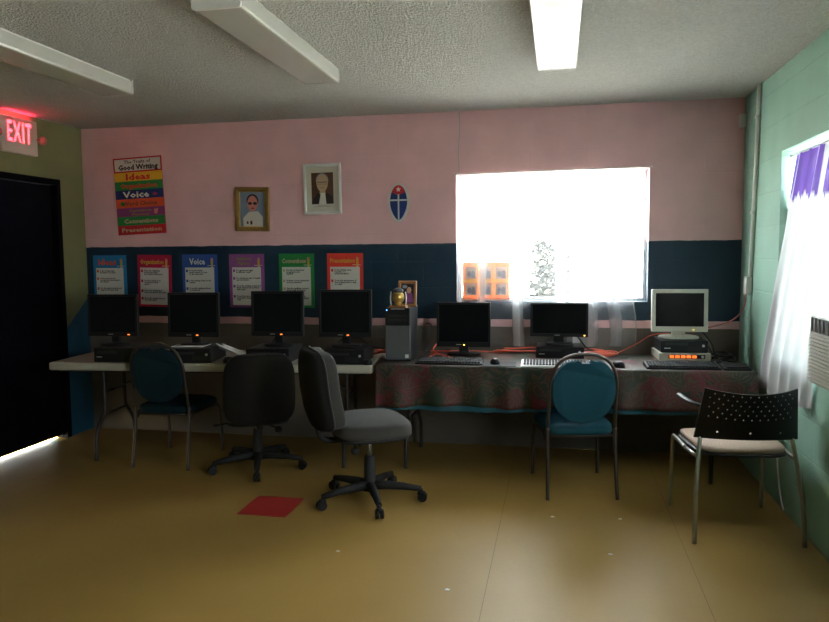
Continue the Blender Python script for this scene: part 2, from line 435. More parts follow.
# windows
def win(name, axis, a0, a1, z0, z1, n, fm):
    q = (lambda u, nn, z: (u, nn, z)) if axis == 'x' else (lambda u, nn, z: (nn, u, z))
    b = MB(); t = .022
    for (p, r_) in (((a0, n - .02, z0), (a0 + t, n + .02, z1)), ((a1 - t, n - .02, z0), (a1, n + .02, z1)), ((a0 + t, n - .02, z0), (a1 - t, n + .02, z0 + t)), ((a0 + t, n - .02, z1 - t), (a1 - t, n + .02, z1))):
        b.lo(q(*p), q(*r_), .003)
    o = struct(b.build(name, fm))
    g = MB().lo(q(a0 + t - .005, n - .003, z0 + t - .005), q(a1 - t + .005, n + .003, z1 - t + .005)).build('window_pane', M['glass'], o)
    return o
M['win_frame'] = mat('white_window_frame', (.75, .76, .76), .4)
win('window_1', 'x', WX0, WX1, WZ0, WZ1, D + .15, M['win_frame'])
win('window_2', 'y', VY0, VY1, VZ0, VZ1, XR + .15, M['win_frame'])
win('window_unseen', 'y', UY0, UY1, VZ0, VZ1, XR + .15, M['win_frame'])  # out of view, added to light the surfaces facing the camera

# outdoors
M['ground'] = mat('pale_concrete', (.50, .48, .44), .9, var=.15, scale=2)
struct(MB().lo((-45, -30, -.3), (45, 60, -.13)).build('ground', M['ground']))
M['leaf'] = mat('dusty_leaf', (.030, .034, .024), .7, var=.4, scale=8)
M['bark'] = mat('grey_bark', (.20, .17, .13), .8, var=.3, scale=12)
def shrub(loc, h, r, label, n, seed):
    random.seed(seed)
    root = thing('shrub', label, 'shrub', loc)
    b = MB()
    for i in range(7):
        a = random.uniform(0, 2 * PI); q_ = random.uniform(.2, .7) * r
        b.tube(smooth([(0, 0, 0), (q_ * .3 * math.cos(a), q_ * .3 * math.sin(a), h * .4), (q_ * math.cos(a), q_ * math.sin(a), h * random.uniform(.6, .9))], 4), [.03 - .02 * t / 8 for t in range(9)], 6)
    b.build('stem', M['bark'], root)
    b = MB()
    for i in range(n):
        a = random.uniform(0, 2 * PI); z = h * (1 - random.random() ** 1.5 * .85); w = r * math.sqrt(random.random()) * (1.05 - .75 * (z / h) ** 2)
        c = Vector((w * math.cos(a), w * math.sin(a), z)); d1 = Vector((random.gauss(0, 1), random.gauss(0, 1), random.gauss(0, .6))).normalized(); d2 = d1.orthogonal().normalized()
        L, W = random.uniform(.06, .13), random.uniform(.02, .04)
        vs_ = [b.bm.verts.new(c + p) for p in (-d1 * L, d2 * W, d1 * L, -d2 * W)]; b.bm.faces.new(vs_)
    b.build('foliage', M['leaf'], root)
shrub((-.125, 6.35, -.13), 1.66, .19, 'dusty grey green shrub outside the back window, behind the sheer curtain', 1500, 3)
shrub((.115, 6.9, -.13), 1.56, .06, 'narrow grey shrub outside the back window, right of the wider shrub', 260, 5)

# ------------------------------------------------------------------ ceiling lights
def fixture(x, y0, y1, label):
    w, hh = .205, .085
    root = thing('ceiling_light', label, 'ceiling light', (x, (y0 + y1) / 2, H), 0, 'fluorescent ceiling lights')
    L = (y1 - y0) / 2
    MB().lo((-w / 2 + .012, -L + .006, -.03), (w / 2 - .012, L - .006, 0)).build('housing', M['white_metal'], root)
    b = MB()   # wraparound lens: flat bottom, sloping sides
    pr = [(-w / 2, -.012), (-w / 2, -hh + .012), (-w / 2 + .004, -hh + .003), (-w / 2 + .014, -hh), (w / 2 - .014, -hh), (w / 2 - .004, -hh + .003), (w / 2, -hh + .012), (w / 2, -.012)]
    b.prism(pr, -L + .01, L - .01); b.build('lens', M['lens'], root)
    for s_ in (-1, 1):
        MB().prism([(x_ * 1.015, z_ * 1.02 if z_ < -.02 else 0) for x_, z_ in pr], s_ * L - .006, s_ * L + .006).build('end_cap', M['white_metal'], root)
fixture(-2.60, 2.67, 3.93, 'dull grey ceiling light nearest the exit sign')
fixture(-1.32, 2.67, 3.94, 'off-white fluorescent ceiling light in the middle of the three, over the two office chairs')
fixture(-.015, 2.67, 3.93, 'brightest white ceiling light, in front of the back window')

# ------------------------------------------------------------------ exit sign
ex = thing('exit_sign', 'lit red EXIT sign with two small lamp heads above the dark door', 'exit sign', (XL, 4.590, 2.332))
MB().lo((0, -.180, -.13), (.035, .180, .128), .006).build('housing', M['exit_face'], ex)
tx = text('letters', 'EXIT', M['exit_red'], ex, 0, 0, .040, width=.235, height=.150, bold=.004, space=1.16, res=3)
for v in tx.data.vertices: v.co = (.0365, v.co.x, v.co.z - .020)
for s_ in (-1, 1):
    q = MB(); q.tube([(.025, s_ * .17, -.005), (.03, s_ * .20, -.005)], .012, 10); q.sell(.03, .026, .032, .8, 1, (.045, s_ * .222, -.005)); q.build('lamp_head', mat('red_tinted_lamp', (.45, .10, .09), .35), ex)
l = bpy.data.lights.new('sign_glow', 'AREA'); l.shape = 'RECTANGLE'; l.size = .04; l.size_y = .30; l.energy = .5; l.color = (1, .04, .10)
o = bpy.data.objects.new('sign_glow', l); C.objects.link(o); o.parent = ex; o.location = (.022, 0, .1305); o.rotation_euler = (PI, 0, 0)

# ------------------------------------------------------------------ posters
cw = thing('writing_chart', 'tall chart of coloured strips headed Good Writing, high on the pink wall', 'poster', (-3.357, D, 1.945))
cw.rotation_euler = (0, R(-2.2), 0)
W_, Hh = .435, .625
MB().lo((-W_ / 2, -.003, -Hh / 2), (W_ / 2, 0, Hh / 2)).build('sheet', P['red'], cw)
z = Hh / 2 - .012
MB().lo((-W_ / 2 + .012, -.0042, z - .095), (W_ / 2 - .012, -.003, z)).build('title_panel', P['white'], cw)
text('lettering', 'The Traits of', P['ink'], cw, 0, -.005, z - .022, .24, .026, bold=.02)
text('lettering', 'Good Writing', P['ink'], cw, .005, -.005, z - .064, .36, .042, bold=.04)
z -= .107
rows = [('yellow', 'Ideas', 'red', .22, .05), ('green', 'Organization', 'scarlet', .33, .038), ('navy', 'Voice', 'white', .24, .05), ('orange', 'Word Choice', 'brown', .31, .034),
        ('purple', 'Sentence\nFluency', 'olive', .2, .022), ('green', 'Conventions', 'tan', .31, .036), ('red', 'Presentation', 'tan', .36, .034)]
hs = (z + Hh / 2 - .004) / 7
for bgc, tx_, fc, w_, h_ in rows:
    MB().lo((-W_ / 2 + .002, -.0042, z - hs), (W_ / 2 - .002, -.003, z)).build('strip', P[bgc], cw)
    text('lettering', tx_, P[fc], cw, 0 if tx_ != 'Voice' else -.03, -.005, z - hs / 2 + (.013 if '\n' in tx_ else 0), w_, h_, bold=.03)
    if tx_ == 'Voice':
        b = MB()
        b.prism([(.115, z - hs * .6), (.14, z - hs * .72), (.165, z - hs * .6), (.14, z - hs * .35)], -.0052, -.0042); b.build('mark', P['crimson'], cw)
    if tx_ == 'Word Choice':
        b = MB(); b.prism([(-.17, z - hs * .75), (-.145, z - hs * .75), (-.14, z - hs * .3), (-.175, z - hs * .3)], -.0052, -.0042); b.build('mark', P['green'], cw)
    if 'Sentence' in tx_:
        b = MB(); b.prism([(.125, z - hs * .8), (.15, z - hs * .8), (.16, z - hs * .2), (.12, z - hs * .3)], -.0052, -.0042); b.build('mark', P['rose'], cw)
    z -= hs

def pencil(root, x, z, h):
    """a generic pencil drawing: yellow barrel, point, rubber"""
    b = MB(); b.prism([(x - .008, z - h * .25), (x + .008, z - h * .25), (x + .01, z + h * .3), (x - .01, z + h * .3)], -.0052, -.004)
    b.mi = 1; b.prism([(x - .008, z - h * .25), (x, z - h * .5), (x + .008, z - h * .25)], -.0052, -.004)
    b.mi = 2; b.prism([(x - .010, z + h * .3), (x + .010, z + h * .3), (x + .009, z + h * .5), (x - .009, z + h * .5)], -.0052, -.004)
    b.build('pencil_drawing', [P['gold'], P['pale'], P['rose']], root)
def trait(x0, x1, border, title, tcol, tw, th, body, label, rot=0, arrow=False):
    root = thing('trait_poster', label, 'poster', ((x0 + x1) / 2, D, 1.25), 0, 'writing trait posters on the navy band')
    root.rotation_euler = (0, rot, 0)
    w, h = (x1 - x0), .425
    MB().lo((-w / 2, -.003, -h / 2), (w / 2, 0, h / 2)).build('sheet', P[border], root)
    MB().lo((-w / 2 + .025, -.0038, -h / 2 + .018), (w / 2 - .028, -.003, h / 2 - .105)).build('panel', P['white'], root)
    text('title', title, P[tcol], root, -.02, -.0046, h / 2 - (.055 if '\n' not in title else .035), tw, th, bold=.03)
    z = h / 2 - .125
    for para in body:
        nl = para.count('\n') + 1
        MB().prism([(-w / 2 + .032, z - .017), (-w / 2 + .05, z - .017), (-w / 2 + .05, z + .004), (-w / 2 + .032, z + .004)], -.0046, -.0038).build('bullet', P[tcol if tcol not in ('white', 'gold', 'olive') else border], root)
        text('body_text', para, P['ink'], root, -w / 2 + .06, -.0046, z - .003, None, .0130, 'LEFT', bold=.035, line=.80)
        z -= .022 + .0200 * nl
    pencil(root, w / 2 - .045, h / 2 - .075, .09)
    MB().lo((w / 2 - .085, -.0046, h / 2 - .092), (w / 2 - .02, -.0038, h / 2 - .088)).build('rule_line', P['pale'], root)
trait(-3.809, -3.504, 'blue', 'Ideas', 'orange', .17, .05, ['Is the writing clear\nand about one idea?', 'Is the topic narrow\nenough and interesting to\nthe reader?', 'Do the details develop and\nsupport the main idea?'], 'blue edged poster headed Ideas, leftmost on the navy band')
trait(-3.403, -3.096, 'crimson', 'Organization', 'gold', .21, .036, ['Does the beginning\nof the piece grab\nthe reader\'s attention?', 'Are the details in an\norder that makes\nsense?', 'Does the writing flow\nfrom one idea to the next?', 'Does the ending wrap up\nthe main ideas?'], 'crimson edged poster headed Organization', R(1))
trait(-2.998, -2.691, 'royal', 'Voice', 'white', .14, .05, ['Does the writer\nsound natural or true\nto the character?', 'Is the writing lively for the\nreader?', 'Does the writing address\nan audience?'], 'royal blue edged poster headed Voice in white')
trait(-2.587, -2.289, 'violet', 'Sentence\nFluency', 'olive', .13, .026, ['Do sentences begin\nin different ways?', 'Do sentences vary in length\nand structure?', 'Does the writing sound nice\nwhen read aloud and flow\nwith ease?', 'Does the piece use\ndescriptive details\nwell?'], 'violet edged poster headed Sentence Fluency')
trait(-2.163, -1.873, 'green', 'Conventions', 'tan', .20, .036, ['Did the writing have\nparagraphs and\ncapitals?', 'Is there correct grammar\nand punctuation?', 'Are the spellings correct\nall through the piece?', 'Did the writer check\nfor mistakes and spelling?'], 'green edged poster headed Conventions')
trait(-1.766, -1.476, 'scarlet', 'Presentation', 'gold', .20, .036, ['Is the writing neat,\nreadable or\nunderstandable?', 'Does the appearance of\nthe writing make it easy\nto read?', 'Is the page laid out well?'], 'scarlet edged poster headed Presentation, rightmost on the navy band')

# ------------------------------------------------------------------ framed portraits and the shield
def ell(cx, cz, rx, rz, n=28, a0=0, a1=2 * PI): return [(cx + rx * math.cos(a0 + (a1 - a0) * k / n), cz + rz * math.sin(a0 + (a1 - a0) * k / n)) for k in range(n)]
def frame_parts(root, w, h, fwid, depth, fm):
    b = MB()
    for (x0, z0, x1, z1) in ((-w / 2, -h / 2, -w / 2 + fwid, h / 2), (w / 2 - fwid, -h / 2, w / 2, h / 2), (-w / 2, -h / 2, w / 2, -h / 2 + fwid), (-w / 2, h / 2 - fwid, w / 2, h / 2)):
        b.lo((x0, -depth, z0), (x1, 0, z1), .006)
    b.build('frame', fm, root)
f1 = thing('framed_portrait', 'gilt framed photo of a person in white clothing and dark glasses', 'picture', (-2.368, D, 1.815)); f1.rotation_euler = (R(2), R(1.5), 0)
f1.location.y = D - .008
frame_parts(f1, .285, .345, .034, .024, M['gold'])
b = MB()
for (x0_, z0_, x1_, z1_) in ((-.112, -.142, -.104, .142), (.104, -.142, .112, .142), (-.112, -.142, .112, -.134), (-.112, .134, .112, .142)): b.lo((x0_, -.017, z0_), (x1_, -.004, z1_), .002)
b.build('inner_lip', M['brass'], f1)  # brighter metal puts the bevel's highlight into the lip's colour
MB().lo((-.105, -.008, -.135), (.105, -.004, .135)).build('backing', P['sky'], f1)
b = MB()
b.prism([(-.075, -.135), (.085, -.135), (.085, -.06), (.045, -.015), (-.03, -.02), (-.08, -.07)], -.0092, -.008)
b.mi = 1; b.prism(ell(.0, .045, .042, .06), -.0104, -.0092)
b.mi = 2; b.prism(ell(.0, .068, .050, .050), -.0091, -.0081); b.prism(ell(-.02, .045, .017, .011), -.0112, -.0104); b.prism(ell(.022, .045, .017, .011), -.0112, -.0104)
b.prism([(-.05, -.115), (-.035, -.115), (-.035, -.095), (-.05, -.095)], -.0104, -.0092); b.prism([(-.02, -.12), (-.003, -.12), (-.003, -.09), (-.02, -.09)], -.0104, -.0092)
b.mi = 3; b.prism(ell(.002, .008, .016, .005), -.0112, -.0104)
b.build('photo', [P['white'], P['rose'], P['dark'], P['maroon']], f1)
f2 = thing('framed_portrait', 'white framed portrait of a person in glasses and white neck bands, with wide mat', 'picture', (-1.790, D, 1.958)); f2.rotation_euler = (0, R(-.6), 0)
frame_parts(f2, .305, .388, .022, .026, M['white_metal'])
MB().lo((-.132, -.010, -.173), (.132, 0, .173)).build('mat_board', P['pale'], f2)
b = MB(); b.lo((-.088, -.0115, -.115), (.088, -.010, .125))
b.mi = 1; b.prism([(-.085, -.115), (.085, -.115), (.08, -.06), (.04, -.03), (-.035, -.03), (-.075, -.075)], -.0125, -.0115)
b.mi = 2; b.prism(ell(.0, .045, .046, .066), -.0135, -.0125); b.prism([(-.022, -.04), (.025, -.04), (.022, .0), (-.02, .0)], -.0132, -.0125)
b.mi = 3; b.prism(ell(.0, .066, .050, .054), -.0124, -.0116)
b.mi = 4; b.prism([(-.03, -.115), (.03, -.115), (.022, -.03), (-.012, -.03)], -.0142, -.0132)
b.mi = 1
for s_ in (-1, 1): b.lo((s_ * .022 - .018, -.0145, .05), (s_ * .022 + .018, -.0135, .055)); b.lo((s_ * .022 - .018, -.0145, .036), (s_ * .022 + .018, -.0135, .038))
b.lo((-.004, -.0145, .048), (.004, -.0135, .052)); b.lo((-.016, -.0145, .007), (.016, -.0135, .010))
b.build('photo', [P['sepia'], P['dark'], P['tan'], P['grey'], P['white']], f2)
b = MB(); b.lo((-.040, -.0108, -.1285), (.040, -.010, -.1255)); b.lo((-.068, -.0108, -.1365), (.066, -.010, -.1335)); b.build('caption_lines', P['grey'], f2)
sh = thing('shield_plaque', 'oval shield plaque with white cross on navy and red top with star', 'plaque', (-1.187, D, 1.840))
def shield(k):
    pts = []
    n = 40
    for i in range(n):
        a = 2 * PI * i / n - PI / 2
        x = .083 * math.cos(a); z_ = .147 * math.sin(a)
        if z_ < 0: x *= 1 - .28 * (abs(z_) / .147) ** 1.5
        pts.append((x * k, z_ * (1 - (1 - k) * .55)))
    return pts
MB().prism(shield(1), -.018, 0, .004).build('board', P['white'], sh)
inner = shield(.80)
b = MB(); b.prism(inner, -.0195, -.018); b.build('field', P['navy'], sh)
top = [(x, z_) for x, z_ in inner if z_ > .068]
b = MB(); b.prism(top + [(0, .055)], -.0205, -.0194); b.build('red_chief', P['red'], sh)
b = MB(); b.lo((-.006, -.0212, -.128), (.006, -.0194, .062)); b.lo((-.064, -.0212, .012), (.064, -.0194, .024)); b.build('cross', P['white'], sh)
st = [( (.022 if i % 2 == 0 else .009) * math.sin(PI * i / 5) * -1, .098 + (.022 if i % 2 == 0 else .009) * math.cos(PI * i / 5)) for i in range(10)]
MB().prism(st, -.0218, -.0204).build('star', P['white'], sh)

# small things on the walls
tag(MB().lo((1.205, D - .045, 2.295), (1.247, D - .002, 2.385), .008).build('motion_sensor', M['white_metal']), 'small white sensor box high in the right corner of the back wall', 'sensor')
tag(MB().tube(smooth([(-.727, D - .003, 2.495), (-.722, D - .003, 2.35), (-.733, D - .003, 2.2), (-.728, D - .003, 2.06), (-.742, D - .003, 1.98)], 6), .003, 6).build('thin_cable', M['grey_cord']), 'thin cable running from the ceiling down to the back window', 'cable')
co = thing('conduit', 'white conduit pipe with outlet box on the mint green wall', 'conduit', (XR, 4.975, 0))
MB().tube([(-.013, -.045, H), (-.013, -.02, 2.0), (-.013, .055, 1.25)], .014, 12).build('pipe', mat('white_conduit', (.86, .86, .84), .5, var=.03), co)
MB().lo((-.04, .035, 1.17), (0, .105, 1.285), .006).build('outlet_box', M['white_metal'], co)
for z_ in (2.3, 1.7): MB().lo((-.028, -.045 + (2.5 - z_) * .075 - .02, z_ - .01), (0, -.045 + (2.5 - z_) * .075 + .025, z_ + .01), .003).build('strap', M['white_metal'], co)
tag(MB().tube(smooth([(XR - .03, 5.045, 1.172), (XR - .035, 5.07, 1.08), (XR - .08, 5.17, .985), (XR - .2, 5.27, .925), (.95, 5.30, .918), (.83, 5.30, .92), (.79, 5.295, .90)], 8), .0045, 8).build('network_cable', M['pink_cord']), 'pink red cable curving from the outlet box to behind the beige monitor', 'cable')

# poster taped in the back window: thin paper that lets daylight through
def thin_paper(name, col):
    m, nt, b = new_mat(name); nt.nodes.remove(b); h = N(nt)
    tc = nt.nodes.new('ShaderNodeTexCoord'); w = h.tex('ShaderNodeTexNoise', 20, tc.outputs['Object'])
    c = h.mix(w.outputs['Fac'], tuple(v * .85 for v in col), col)
    L = nt.nodes.new('ShaderNodeBsdfTranslucent'); Df = nt.nodes.new('ShaderNodeBsdfDiffuse'); x = nt.nodes.new('ShaderNodeMixShader'); x.inputs[0].default_value = .8
    nt.links.new(c, L.inputs[0]); nt.links.new(c, Df.inputs[0]); nt.links.new(L.outputs[0], x.inputs[1]); nt.links.new(Df.outputs[0], x.inputs[2])
    nt.links.new(x.outputs[0], nt.nodes['Material Output'].inputs[0]); return m
TPo, TPt, TPg, TPy = thin_paper('orange_poster_paper', (.55, .12, .03)), thin_paper('tan_poster_print', (.5, .35, .25)), thin_paper('grey_poster_print', (.16, .13, .15)), thin_paper('yellow_poster_print', (.75, .42, .05))
wp = thing('window_poster', 'orange poster with six small pictures taped in the back window', 'poster', (-.535, D + .118, 1.243))
MB().sheet(2, 2, lambda u, v: (-.185 + .36 * u, 0, -.143 + .286 * v)).build('sheet', TPo, wp)
for i in range(3):
    for j in range(2):
        x, z_ = -.12 + i * .115, -.065 + j * .125
        b = MB(); b.lo((x - .043, -.0035, z_ - .045), (x + .043, -.002, z_ + .045)); b.mi = 1
        b.prism(ell(x - .012, z_ - .008, .016, .024), -.0045, -.0035); b.prism([(x, z_ - .04), (x + .035, z_ - .04), (x + .03, z_ + .015), (x + .008, z_ + .02)], -.0045, -.0035)
        b.build('picture', [TPt, TPg], wp)
MB().lo((-.17, -.0035, -.014), (.16, -.002, .012)).build('yellow_strip', TPy, wp)

# ------------------------------------------------------------------ curtains
def put_attr(o, name, vals):
    a = o.data.attributes.new(name, 'FLOAT', 'POINT')
    for i, v in enumerate(vals): a.data[i].value = v
def back_curtain():
    nu, nv = 300, 40
    bunch = [(-.735, .016, .9), (-.555, .024, .6), (-.290, .026, .9), (.005, .022, .8), (.135, .032, .95), (.24, .04, .6), (.40, .04, .4), (.535, .014, .5)]
    g = []; b = MB(); pts = []
    for i in range(nu + 1):
        for j in range(nv + 1):
            u, v = i / nu, j / nv
            z = 2.035 - v * (2.035 - (.765 + .012 * math.sin(9 * u)))
            x = -.742 + u * (1.287 + .06 * max(0, min(1, (z - 1.45) / .25)))
            k = 0
            for c, w, a in bunch:
                cc = c + .02 * math.sin(3 * v + c * 9) * v
                k += a * math.exp(-((x - cc) / (w * 1.35)) ** 2)
            xs = x
            if z < 1.1 and x > .25: xs = x - .04 * (1.1 - z) * (1 - abs(u - .9)) + .02 * math.sin(z * 9)   # flares as it falls
            # reveal above, hanging in front of the wall below
            y = D - .012 - .028 * v
            y += (.010 + .020 * min(k, 1)) * math.sin(x * (34 + 8 * math.sin(x * 5)) + 1.2 * math.sin(z * 3)) * (.4 + .6 * v) * .6
            y += .0015 * math.sin(x * 120 + z * 7) + .006 * noise.noise((x * 8, 1, z * 5))
            xs += .012 * min(k, 1) * math.sin(x * 130 + z * 2)
            y = min(y, D - .004)
            pts.append((xs, y, z)); g.append(min(1, k))
    V = [b.bm.verts.new(p) for p in pts]; n = nv + 1
    for i in range(nu):
        for j in range(nv):
            f = b.bm.faces.new((V[i * n + j], V[(i + 1) * n + j], V[(i + 1) * n + j + 1], V[i * n + j + 1])); f.smooth = True
    o = b.build('sheer_curtain', M['sheer'], None, False); put_attr(o, 'gather', g)
    return tag(o, 'white sheer curtain over the back window, its hem behind the monitors', 'curtain')
back_curtain()
tag(MB().tube([(WX0 - .02, D - .016, 2.038), (WX1 + .02, D - .016, 2.050)], .005, 8).build('curtain_rod', M['white_metal']), 'thin white rod along the top of the back window', 'curtain rod')
def side_curtain(name, y0, y1, top, bot, xin, xout, label, folds, purple_z, yb0, yb1, seed):
    nu, nv = 160, 60; b = MB(); pts = []; g = []; pu = []
    for i in range(nu + 1):
        for j in range(nv + 1):
            u, v = i / nu, j / nv
            zt = top; zb_ = bot[0] + (bot[1] - bot[0]) * u + .012 * math.sin(u * 12)
            z = zt + (zb_ - zt) * v
            y = (y0 + (y1 - y0) * u) * (1 - v) + (yb0 + (yb1 - yb0) * u) * v
            x = xin + (xout - xin) * min(1, v * 1.15)
            fo = math.sin(u * folds * 2 * PI + seed + 1.5 * math.sin(v * 2 + seed))
            x += .014 * fo * (.6 + .4 * v) - .006 * v + .006 * noise.noise((u * 5 + seed, v * 4, 0)) * v
            y += .012 * math.cos(u * folds * 2 * PI + seed + v)
            pts.append((x, y, z)); g.append(.5 + .5 * abs(fo) ** 3)
            st = .5 + .5 * math.sin(u * 26 + seed)
            pu.append((1 if .12 < u < .45 or st > .55 else .15) if z > purple_z + .02 * math.sin(u * 40) else 0.0)
    V = [b.bm.verts.new(p) for p in pts]; n = nv + 1
    for i in range(nu):
        for j in range(nv):
            f = b.bm.faces.new((V[i * n + j], V[(i + 1) * n + j], V[(i + 1) * n + j + 1], V[i * n + j + 1])); f.smooth = True
    o = b.build(name, M['sheer_side'], None, False); put_attr(o, 'gather', g); put_attr(o, 'purple', pu)
    return tag(o, label, 'curtain')
side_curtain('sheer_curtain', 4.39, 3.62, 1.985, (.604, .676), 1.30, 1.222, 'white curtain with purple top hanging long beside the mint wall, over the black chair', 5, 1.74, 4.72, 3.80, .4)
side_curtain('sheer_curtain', 3.60, 3.06, 1.985, (1.22, 1.25), 1.30, 1.215, 'short grey white curtain tied up above the air conditioner', 4, 1.75, 3.58, 3.0, 2.1)
tag(MB().tube([(1.30, VY1 + .0, 1.990), (1.30, VY0 - .0, 1.990)], .007, 10).build('curtain_rod', M['white_metal']), 'white rod across the top of the right window', 'curtain rod')

# air conditioner in the right window
ac = thing('air_conditioner', 'beige window air conditioner with louvred front on the right sill', 'air conditioner', (1.285, 3.28, .842))
MB().lo((-.14, -.30, 0), (.17, .30, .315), .012).build('case', M['cream'], ac)
b = MB()
for i in range(13): b.lo((-.150, -.285, .02 + i * .0165), (-.138, .285, .029 + i * .0165))
b.build('louvres', M['beige_plastic'], ac)
b = MB(); b.lo((-.1425, -.285, .240), (-.138, .285, .305))
b.build('vent_opening', M['black'], ac)
for i in range(12): MB().lo((-.147, -.28 + i * .05, .243), (-.142, -.277 + i * .05, .302)).build('vent_fin', M['cream'], ac)
tag(MB().tube(smooth([(XR - .006, 4.32, .62), (XR - .006, 4.36, .35), (XR - .006, 4.30, .12), (XR - .008, 4.2, .008)], 8), .005, 8).build('white_cable', M['white_metal']), 'pale cable hanging down the mint wall behind the black chair', 'cable')

# ------------------------------------------------------------------ tables
def folding_table(name, label, loc, rz, L, W, h, m, inset=.16):
    """origin at the front right corner on the floor; runs along -x and +y"""
    root = thing(name, label, 'table', loc, rz)
    MB().lo((-L, 0, h - .056), (0, W, h), .014, 3).build('tabletop', m, root)
    MB().lo((-L + .05, .05, h - .07), (-.05, W - .05, h - .056)).build('apron', M['leg_grey'], root)
    for x in (-.22, -L + inset):
        for s_ in (-1, 1):
            c = W / 2
            MB().tube(smooth([(x, c + s_ * .14, h - .055), (x, c + s_ * .14, .36), (x, c + s_ * .17, .30), (x, c + s_ * .25, .20), (x, c + s_ * .27, .12), (x, c + s_ * .275, 0)], 5), .0135, 10).build('leg', M['leg_grey'], root)
        b = MB(); b.tube([(x, c - .14, .47), (x, c + .14, .47)], .009, 8); b.tube([(x, c - .165, .31), (x, c + .165, .31)], .009, 8); b.build('crossbar', M['leg_grey'], root)
        sx = .45 if x < -1 else -.45
        MB().tube([(x, c, .47), (x + sx, c, h - .058)], .008, 8).build('brace', M['leg_grey'], root)
    return root
TZ = .720
folding_table('folding_table', 'bare white folding table on the left under the four black monitors', (-1.200, 4.505, 0), R(4.5), 2.29, .74, TZ, M['table_white'], .27)
folding_table('folding_table', 'folding table on the right hidden under the patterned cloth', (1.165, 4.548, 0), 0, 2.33, .74, TZ, M['table_white'])
CX0, CX1 = -1.180, 1.172
def front_cloth(name, y0, hem, amp, m, label, z_top, top=True, seed=0):
    nu, nv = 260, 44; b = MB()
    def fn(u, v):
        x = CX0 + u * (CX1 - CX0)
        hz = hem(x)
        if top:
            s_ = v * 1.05
            Ltop = .72
            tot = Ltop + (z_top - hz); q_ = v * tot
            if q_ < Ltop - .012: return (x, 5.262 - q_, z_top + .0008 * math.sin(x * 40) * math.sin(q_ * 30))
            if q_ < Ltop + .012:
                a = (q_ - Ltop + .012) / .024 * PI / 2
                return (x, y0 + .010 - .010 * math.sin(a), z_top - .010 + .010 * math.cos(a))
            t = (q_ - Ltop) / (tot - Ltop); z = z_top - (q_ - Ltop)
        else:
            t = .35 + .65 * v; z = z_top - (z_top - hz) * v
        w = math.sin(x * 31 + 2 * math.sin(x * 4 + seed)) * .6 + math.sin(x * 17 + seed + 1) * .5
        y = y0 - amp * t * (1.0 + w) - .004 * t * noise.noise((x * 12, z * 6, seed))
        return (x, y, z)
    b.sheet(nu, nv, fn)
    o = b.build(name, m, None, False)
    md = o.modifiers.new('thickness', 'SOLIDIFY'); md.thickness = .0025; md.offset = 0
    return tag(o, label, 'tablecloth')
CZ = TZ + .004
front_cloth('tablecloth', 4.530, lambda x: .452 + .020 * (x + 1.15) + .008 * math.sin(x * 7), .028, M['cloth'], 'dark red and green floral tablecloth draped over the right table', CZ)
front_cloth('under_cloth', 4.541, lambda x: .419 + .022 * (x + 1.15) + .006 * math.sin(x * 6 + 1), .012, M['teal_cloth'], 'turquoise cloth edge showing below the floral tablecloth', .62, False, 0)
CZ += .0015

# ------------------------------------------------------------------ computers
def monitor(label, loc, rz, w, h, stand, body, base_w=.2, led='led_orange', led_x=.0, bezel=.016, chin=.03, silver=False, neck_w=.06, base_m=None, group=None, tilt=2):
    """origin on the surface it stands on, under the middle; faces -y"""
    root = thing('monitor', label, 'monitor', loc, rz, group)
    bm_ = base_m or body
    tl = Matrix.Rotation(R(-tilt), 3, 'X')
    zc = stand + h / 2
    b = MB(); b.box((0, .012, zc), (w, .03, h), .006, tl); b.box((0, .036, zc - .01), (w * .72, .035, h * .66), .012, tl)
    for sx in (-1, 1): b.box((sx * (w / 2 - bezel / 2), -.0045, zc), (bezel, .008, h), .002, tl)
    b.box((0, -.0045 + math.sin(R(tilt)) * (h / 2), zc + h / 2 - bezel / 2), (w, .008, bezel), .002, tl)
    b.box((0, -.0045 - math.sin(R(tilt)) * (h / 2), zc - h / 2 + chin / 2), (w, .008, chin), .002, tl)
    b.build('housing', body, root)
    MB().box((0, -.0035, zc + (chin - bezel) / 2), (w - 2 * bezel + .002, .002, h - bezel - chin + .002), 0, tl).build('screen', M['screen'], root)
    lw = .008 if led == 'led_orange' else .005
    MB().lo((led_x - lw, -.0125 - math.sin(R(tilt)) * h / 2, stand + chin * .32), (led_x + lw, -.0075 - math.sin(R(tilt)) * h / 2, stand + chin * .32 + .007), .001).build('power_light', M[led], root)
    MB().lo((-.030 + (0 if led_x > .05 or led_x < -.05 else -.02), -.0102 - math.sin(R(tilt)) * h / 2, stand + chin * .42), (.006 + (0 if abs(led_x) > .05 else -.02), -.0080 - math.sin(R(tilt)) * h / 2, stand + chin * .42 + .004)).build('badge', M['silver'], root)
    b = MB(); b.box((0, .035, stand * .5 + .025), (neck_w, .028, stand + .07), .006, Matrix.Rotation(R(4), 3, 'X')); b.build('neck', bm_, root)
    b = MB(); b.sell(base_w / 2, base_w * .40, .010, .5, .75, (0, .02, .010)); b.build('base', bm_, root)
    return root
